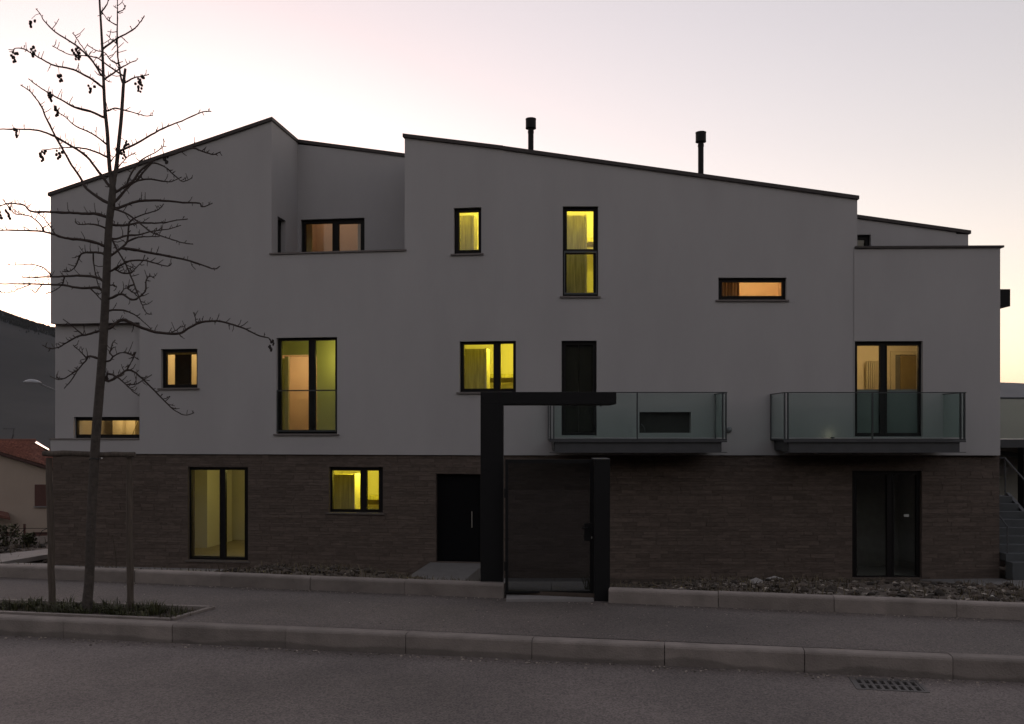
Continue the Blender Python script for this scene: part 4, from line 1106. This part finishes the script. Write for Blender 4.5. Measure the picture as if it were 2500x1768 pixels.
for i in range(n):
    for k in range(10): mb.f.append((i*10+k, i*10+(k+1) % 10, (i+1)*10+(k+1) % 10, (i+1)*10+k))
mb.f.append(tuple(range(10))); mb.f.append(tuple(n*10+k for k in range(10)))
mb.build('lamp_head', mat('lamp_head_white', (.30, .31, .33), .35), sl, smooth=True)

# ------------------------------------------------------------------ outside stair and the neighbour on the right
st = thing('outside_stair', (12.25, 20.95, -1.7), 'concrete outside stair with steel handrail at the right end of the building', 'stair')
sx0, sx1 = XR+.02, 12.9; sz = -1.66; NS_ = 9; rise = .172; run = .285; sy = 20.95
for k in range(NS_):
    mb = MB(); y0 = sy+k*run; z1 = sz+(k+1)*rise
    mb.box(WORLD, sx0, sx1, y0, (sy+NS_*run+1.5) if k == NS_-1 else y0+run+.02, z1-.17 if k else z1-.4, z1); mb.build('step', mat('stair_concrete', (.06, .066, .07), .85, .12, 3, .2, 50) if 'stair_concrete' not in MATS else MATS['stair_concrete'], st)
mb = MB(); mb.hexa([Vector((sx1, sy-.1, -2)), Vector((sx1+.09, sy-.1, -2)), Vector((sx1+.09, sy+NS_*run+1.5, -2)), Vector((sx1, sy+NS_*run+1.5, -2)),
                    Vector((sx1, sy-.1, sz+.1)), Vector((sx1+.09, sy-.1, sz+.1)), Vector((sx1+.09, sy+NS_*run, sz+NS_*rise+.08)), Vector((sx1, sy+NS_*run, sz+NS_*rise+.08))]); mb.build('stringer', M_steel, st)
ty = sy+NS_*run; tz = sz+NS_*rise
mb = MB(); hx = sx1-.03
mb.tube([Vector((sx0+.05, ty+.05, tz+.98)), Vector((hx, ty+.02, tz+.98)), Vector((hx, sy, sz+1.02))], .022, 8); mb.build('handrail', M_steel, st)
mb = MB(); mb.tube([Vector((hx, ty, tz-.05)), Vector((hx, ty, tz+.97))], .018, 8); mb.build('post', M_steel, st)
mb = MB(); mb.tube([Vector((hx, sy+.05, sz+.05)), Vector((hx, sy+.05, sz+1.02))], .018, 8); mb.build('post', M_steel, st)
lx = XR+.09
mb = MB(); mb.tube([Vector((lx, sy+.35, -1.7)), Vector((lx, sy+.35, sz+.98)), Vector((lx, sy+1.6, sz+.98+.75))], .018, 8); mb.build('handrail', M_steel, st)
nb = thing('neighbour_building', (17, 30, -2.2), 'pale neighbouring building with glass fronted terrace at the right edge', 'building')
NYw = 29.0; zn = lambda py, Y: EYE-(py-HY)*Y/F
mb = MB(); mb.box(WORLD, 12.6, 24, NYw, NYw+6, -2.6, zn(1080, NYw)); mb.build('wall', mat('pale_render', (.30, .30, .27), .9, .06), nb)
NYb = 26.6
mb = MB(); mb.box(WORLD, 13.0, 24, NYb, NYw, zn(1093, NYb), zn(1073, NYb)); mb.build('terrace_slab', M_steel, nb)
for i in range(4):
    mb = MB(); xx = 13.2+i*2.6; mb.box(WORLD, xx, xx+2.55, NYb+.05, NYb+.07, zn(1071, NYb), zn(974, NYb)); mb.build('glass_panel', glass_mat('frosted_glass', (.55, .60, .52), rough=.35, ior=1.6, base=.22) if i == 0 else bpy.data.materials['frosted_glass'], nb)
mb = MB(); mb.box(WORLD, 13.0, 24, NYb+.03, NYb+.09, zn(974, NYb), zn(970, NYb)); mb.build('top_rail', M_rail, nb)
mb = MB(); mb.hexa([Vector((14.0, NYb+.6, zn(1102, NYb))), Vector((17.5, NYb-.2, zn(1152, NYb))), Vector((17.5, NYb+.2, zn(1152, NYb))), Vector((14.0, NYb+1, zn(1102, NYb))),
                    Vector((14.0, NYb+.6, zn(1094, NYb))), Vector((17.5, NYb-.2, zn(1135, NYb))), Vector((17.5, NYb+.2, zn(1135, NYb))), Vector((14.0, NYb+1, zn(1094, NYb)))]); mb.build('sloping_beam', M_dark, nb)
mb = MB(); mb.box(WORLD, P(2440, 0, 28.9).x, P(2474, 0, 28.9).x, 28.85, 29.02, zn(1158, 28.9), zn(1140, 28.9)); mb.build('wall_panel', M_plaster_dark, nb)
mb = MB(); mb.box(WORLD, P(2440, 0, 28.9).x, P(2470, 0, 28.9).x, 28.95, 29.02, zn(1170, 28.9), zn(1167, 28.9)); mb.build('ledge', M_plaster_dark, nb)
mb = MB(); mb.box(WORLD, P(2494, 0, 26.3).x, P(2494, 0, 26.3).x+.3, 26.2, 26.5, -2.3, zn(1093, 26.3)); mb.build('pillar', M_dark, nb)

# ------------------------------------------------------------------ loose matter: clods, weeds, grass, gravel
rs = random.Random(21)
def on_landing(x, y):
    u = (Vector((x, y, 0))-LF.O).dot(LF.U); d = (Vector((x, y, 0))-LF.O).dot(LF.N); return u0-.1 < u < u1+.1 and d > -3
def blocked(x, y):
    if y > wall_y(x)-.12 and -12.4 < x < 11.7: return True
    tt = (y-8.8)/12.4
    if abs(x-(.38+.62*tt)) < .52+.72*tt: return True
    if x > 9.6 and y > 16.8: return True
    if -13.5 < x < LF.w(LF.pix(655, 1390)[0], 0, 0).x and y > wall_y(x)-1.0: return True
    return on_landing(x, y)
u0, u1 = LF.pix(1050, 1374)[0], LF.pix(1182, 1374)[0]
mb = MB()
for k in range(12000):
    x = rs.uniform(-9, 13); y = far_y(x)+.18 + rs.random()**1.0*(wall_y(x)-far_y(x)-.4)
    if blocked(x, y): continue
    s = rs.choice([.010, .014, .018, .018, .025, .035, .05])*rs.uniform(.7, 1.3)
    mb.blob((x, y, ground_z(x, y)+s*.25), s, .35, .7, rs.random())
for k in range(900):
    x = rs.uniform(-26, -12.5); y = rs.uniform(18, 32); s = rs.uniform(.04, .14); mb.blob((x, y, ground_z(x, y)+s*.2), s, .35, .6, rs.random())
tag(mb.build('clods', M_clod), 'loose earth clods and rubble covering the garden bank', 'rubble', kind='stuff')
mb = MB()
for k in range(800):
    x = rs.uniform(2.2, 6.4) if k < 480 else rs.uniform(-6, 11); y = far_y(x)+.18+rs.random()**1.6*(5 if k < 480 else 11)
    if blocked(x, y): continue
    s = rs.uniform(.01, .035); mb.blob((x, y, ground_z(x, y)+s*.5), s, .4, .5, rs.random())
tag(mb.build('broken_stone', M_chip), 'scattered pale broken stone on the garden bank', 'rubble', kind='stuff')
def blade(mb, x, y, z, h, w, lean, tn, ang):
    dx, dy = math.cos(ang), math.sin(ang); px, py = -dy*w, dx*w
    l1, l2 = lean*.35*h, lean*h
    mb.poly([(x-px, y-py, z), (x+px, y+py, z), (x+dx*l1+px*.8, y+dy*l1+py*.8, z+h*.6), (x+dx*l1-px*.8, y+dy*l1-py*.8, z+h*.6), (x+dx*l2, y+dy*l2, z+h*(.95-.25*lean))],
            [(0, 1, 2, 3), (3, 2, 4)], tn)
mb = MB(); dryb = MB()
for k in range(3200):
    x = rs.uniform(-5.5, PIT[1][0]-.08); yf = near_y(x)+.22; yb_ = PIT[1][1]+(PIT[2][1]-PIT[1][1])*(x-PIT[1][0])/(PIT[2][0]-PIT[1][0])-.04
    y = rs.uniform(yf, yb_)
    if x > PIT[0][0] and y < yf+(x-PIT[0][0])*1.6: continue
    dens = noise.noise(Vector((x*2.6, y*3.0, 0)))+.5*noise.noise(Vector((x*9, y*9, 2)))
    if dens < -.1 and rs.random() < .9: continue
    h = rs.uniform(.015, .08)*(1+2.2*max(0, dens)); 
    (mb if rs.random() < .8 else dryb) and blade(mb if rs.random() < .82 else dryb, x, y, -.03, h, rs.uniform(.0025, .005), rs.uniform(.2, 1.1), rs.random(), rs.uniform(0, 6.28))
for k in range(22):
    x0_ = rs.uniform(-5.2, PIT[1][0]-.35); y0_ = near_y(x0_)+rs.uniform(.28, .55); hh = rs.uniform(.06, .15)
    for i in range(46):
        a_ = rs.uniform(0, 6.28); q_ = rs.random()*.07
        blade(mb, x0_+q_*math.cos(a_), y0_+q_*math.sin(a_), -.03, hh*rs.uniform(.5, 1.1), rs.uniform(.003, .007), rs.uniform(.3, 1.3), rs.random(), a_+rs.uniform(-.5, .5))
tag(mb.build('grass', M_grass), 'short dark grass growing in the tree pit', 'grass', kind='stuff')
for k in range(9000):
    x = rs.uniform(-8, 12); y = far_y(x)+.16+rs.random()**1.5*11
    if blocked(x, y): continue
    if noise.noise(Vector((x*.9, y*.6, 5))) < -.1: continue
    blade(dryb, x, y, ground_z(x, y), rs.uniform(.04, .16), rs.uniform(.003, .007), rs.uniform(.2, 1.3), rs.random(), rs.uniform(0, 6.28))
for k in range(700):
    x = rs.uniform(-25, -12.6); y = rs.uniform(24, 32); blade(dryb, x, y, ground_z(x, y), rs.uniform(.1, .35), .012, rs.uniform(.2, 1), rs.random(), rs.uniform(0, 6.28))
tag(dryb.build('dry_weeds', M_straw), 'dry straw coloured weeds on the garden bank', 'weeds', kind='stuff')
mb = MB()
for k in range(640):
    x = rs.uniform(-4.5, 4.5); y = near_y(x)-.01-abs(rs.gauss(0, .07)); s = rs.choice([.003, .004, .005, .006, .008, .011])
    mb.blob((x, y-s, ROAD_Z+s*.3), s, .4, .55, rs.random())
for k in range(330):
    x = rs.uniform(-4.5, 4.6); t = rs.random(); y = near_y(x)+.15+t*(far_y(x)-near_y(x)-.2)
    if x < PIT[1][0]+.1 and y < 8.75: continue
    s = rs.choice([.003, .004, .005, .007]); mb.blob((x, y, -.012+s*.3), s, .4, .5, rs.random())
for k in range(420):
    x = rs.uniform(-4.5, 4.6); y = far_y(x)-.01-abs(rs.gauss(0, .05)); s = rs.choice([.004, .006, .008]); mb.blob((x, y-s, -.012+s*.2), s, .4, .5, rs.random())
tag(mb.build('gravel', mat('grit', (.22, .19, .165), .9, .3, 15, tone=.7)), 'fine gravel swept along the kerbs and the pavement', 'gravel', kind='stuff')
# single pieces that stand out
def lump(name, px, py, Y, r, sq, m, label, cat):
    c = P(px, py, Y); z = ground_z(c.x, c.y); b = MB(); b.blob((c.x, c.y, z+r*sq*.5), r, .3, sq)
    o = b.build(name, m, org=(c.x, c.y, z)); return tag(o, label, cat)
lump('broken_slab', 1890, 1432, 13.0, .16, .32, M_conc, 'largest pale broken slab lying among the rubble right of the gate', 'stone')
lump('broken_slab', 1846, 1436, 12.2, .11, .4, M_conc, 'smaller grey broken slab left of the largest one in the rubble', 'stone')
lump('litter_scrap', 2418, 1462, 9.2, .035, .25, mat('white_scrap', (.5, .48, .45), .8), 'small white scrap lying on dark soil at the far right', 'litter')
for (px, Yp, h, lab) in ((285, 9.2, .42, 'single dry stalk between the tree trunk and the right stake'), (1440, 9.1, .30, 'dark weed tuft behind the bottom of the garden gate')):
    X = P(px, 0, Yp).x; b = MB(); z = 0.0 if Yp < far_y(X) else ground_z(X, Yp)
    if px < 400:
        Yp = far_y(X)+.25; X = P(px, 0, Yp).x; z = ground_z(X, Yp)
        b.tube([Vector((X, Yp, z-.02)), Vector((X-.01, Yp, z+h*.5)), Vector((X-.05, Yp+.01, z+h))], [.004, .003, .0015], 5); b.blob((X-.05, Yp+.01, z+h), .006, .2)
        tag(b.build('dry_stalk', M_straw, org=(X, Yp, z)), lab, 'plant')
    else:
        for i in range(40): blade(b, X+rs.uniform(-.04, .04), Yp+rs.uniform(-.04, .04), z-.01, rs.uniform(.1, h), .004, rs.uniform(.2, .9), rs.random(), rs.uniform(0, 6.28))
        tag(b.build('weed_tuft', M_grass, org=(X, Yp, z)), lab, 'plant')
for (px, py, r, lab) in ((18, 1322, .42, 'low leafy bush before the left basement window of the cream house'), (70, 1332, .25, 'small bush at the foot of the wire fence post')):
    Yp = 30.8; X = P(px, 0, Yp).x; z = ground_z(X, Yp); b = MB(); bl = MB()
    rt = thing('bush', (X, Yp, z), lab, 'bush')
    for i in range(9):
        a = rs.uniform(0, 6.28); b.tube([Vector((X, Yp, z-.05)), Vector((X+.5*r*math.cos(a), Yp+.4*r*math.sin(a), z+r*1.1)), Vector((X+r*math.cos(a), Yp+r*math.sin(a), z+r*rs.uniform(1.3, 2)))], [.02, .012, .006], 5)
    b.build('stem', M_twig, rt)
    for i in range(240):
        a = rs.uniform(0, 6.28); q = rs.random()**.6*r; blade(bl, X+q*math.cos(a), Yp+q*math.sin(a), z+rs.uniform(.1, 1.7)*r, rs.uniform(.06, .13), .03, rs.uniform(.5, 1.5), rs.random(), rs.uniform(0, 6.28))
    bl.build('foliage', M_grass, rt)

# ------------------------------------------------------------------ evening haze
mb = MB(); mb.box(WORLD, -7000, 7000, -6500, 11000, -110, 430)
hm = bpy.data.materials.new('haze'); hm.use_nodes = True; n = hm.node_tree
n.nodes.remove(n.nodes['Principled BSDF']); v = n.nodes.new('ShaderNodeVolumePrincipled')
v.inputs['Color'].default_value = (.62, .74, 1, 1); v.inputs['Density'].default_value = 1.7e-5; v.inputs['Anisotropy'].default_value = .2
n.links.new(v.outputs[0], n.nodes['Material Output'].inputs['Volume'])
tag(mb.build('haze', hm), 'thin evening haze filling the air over the valley', 'haze', kind='stuff')
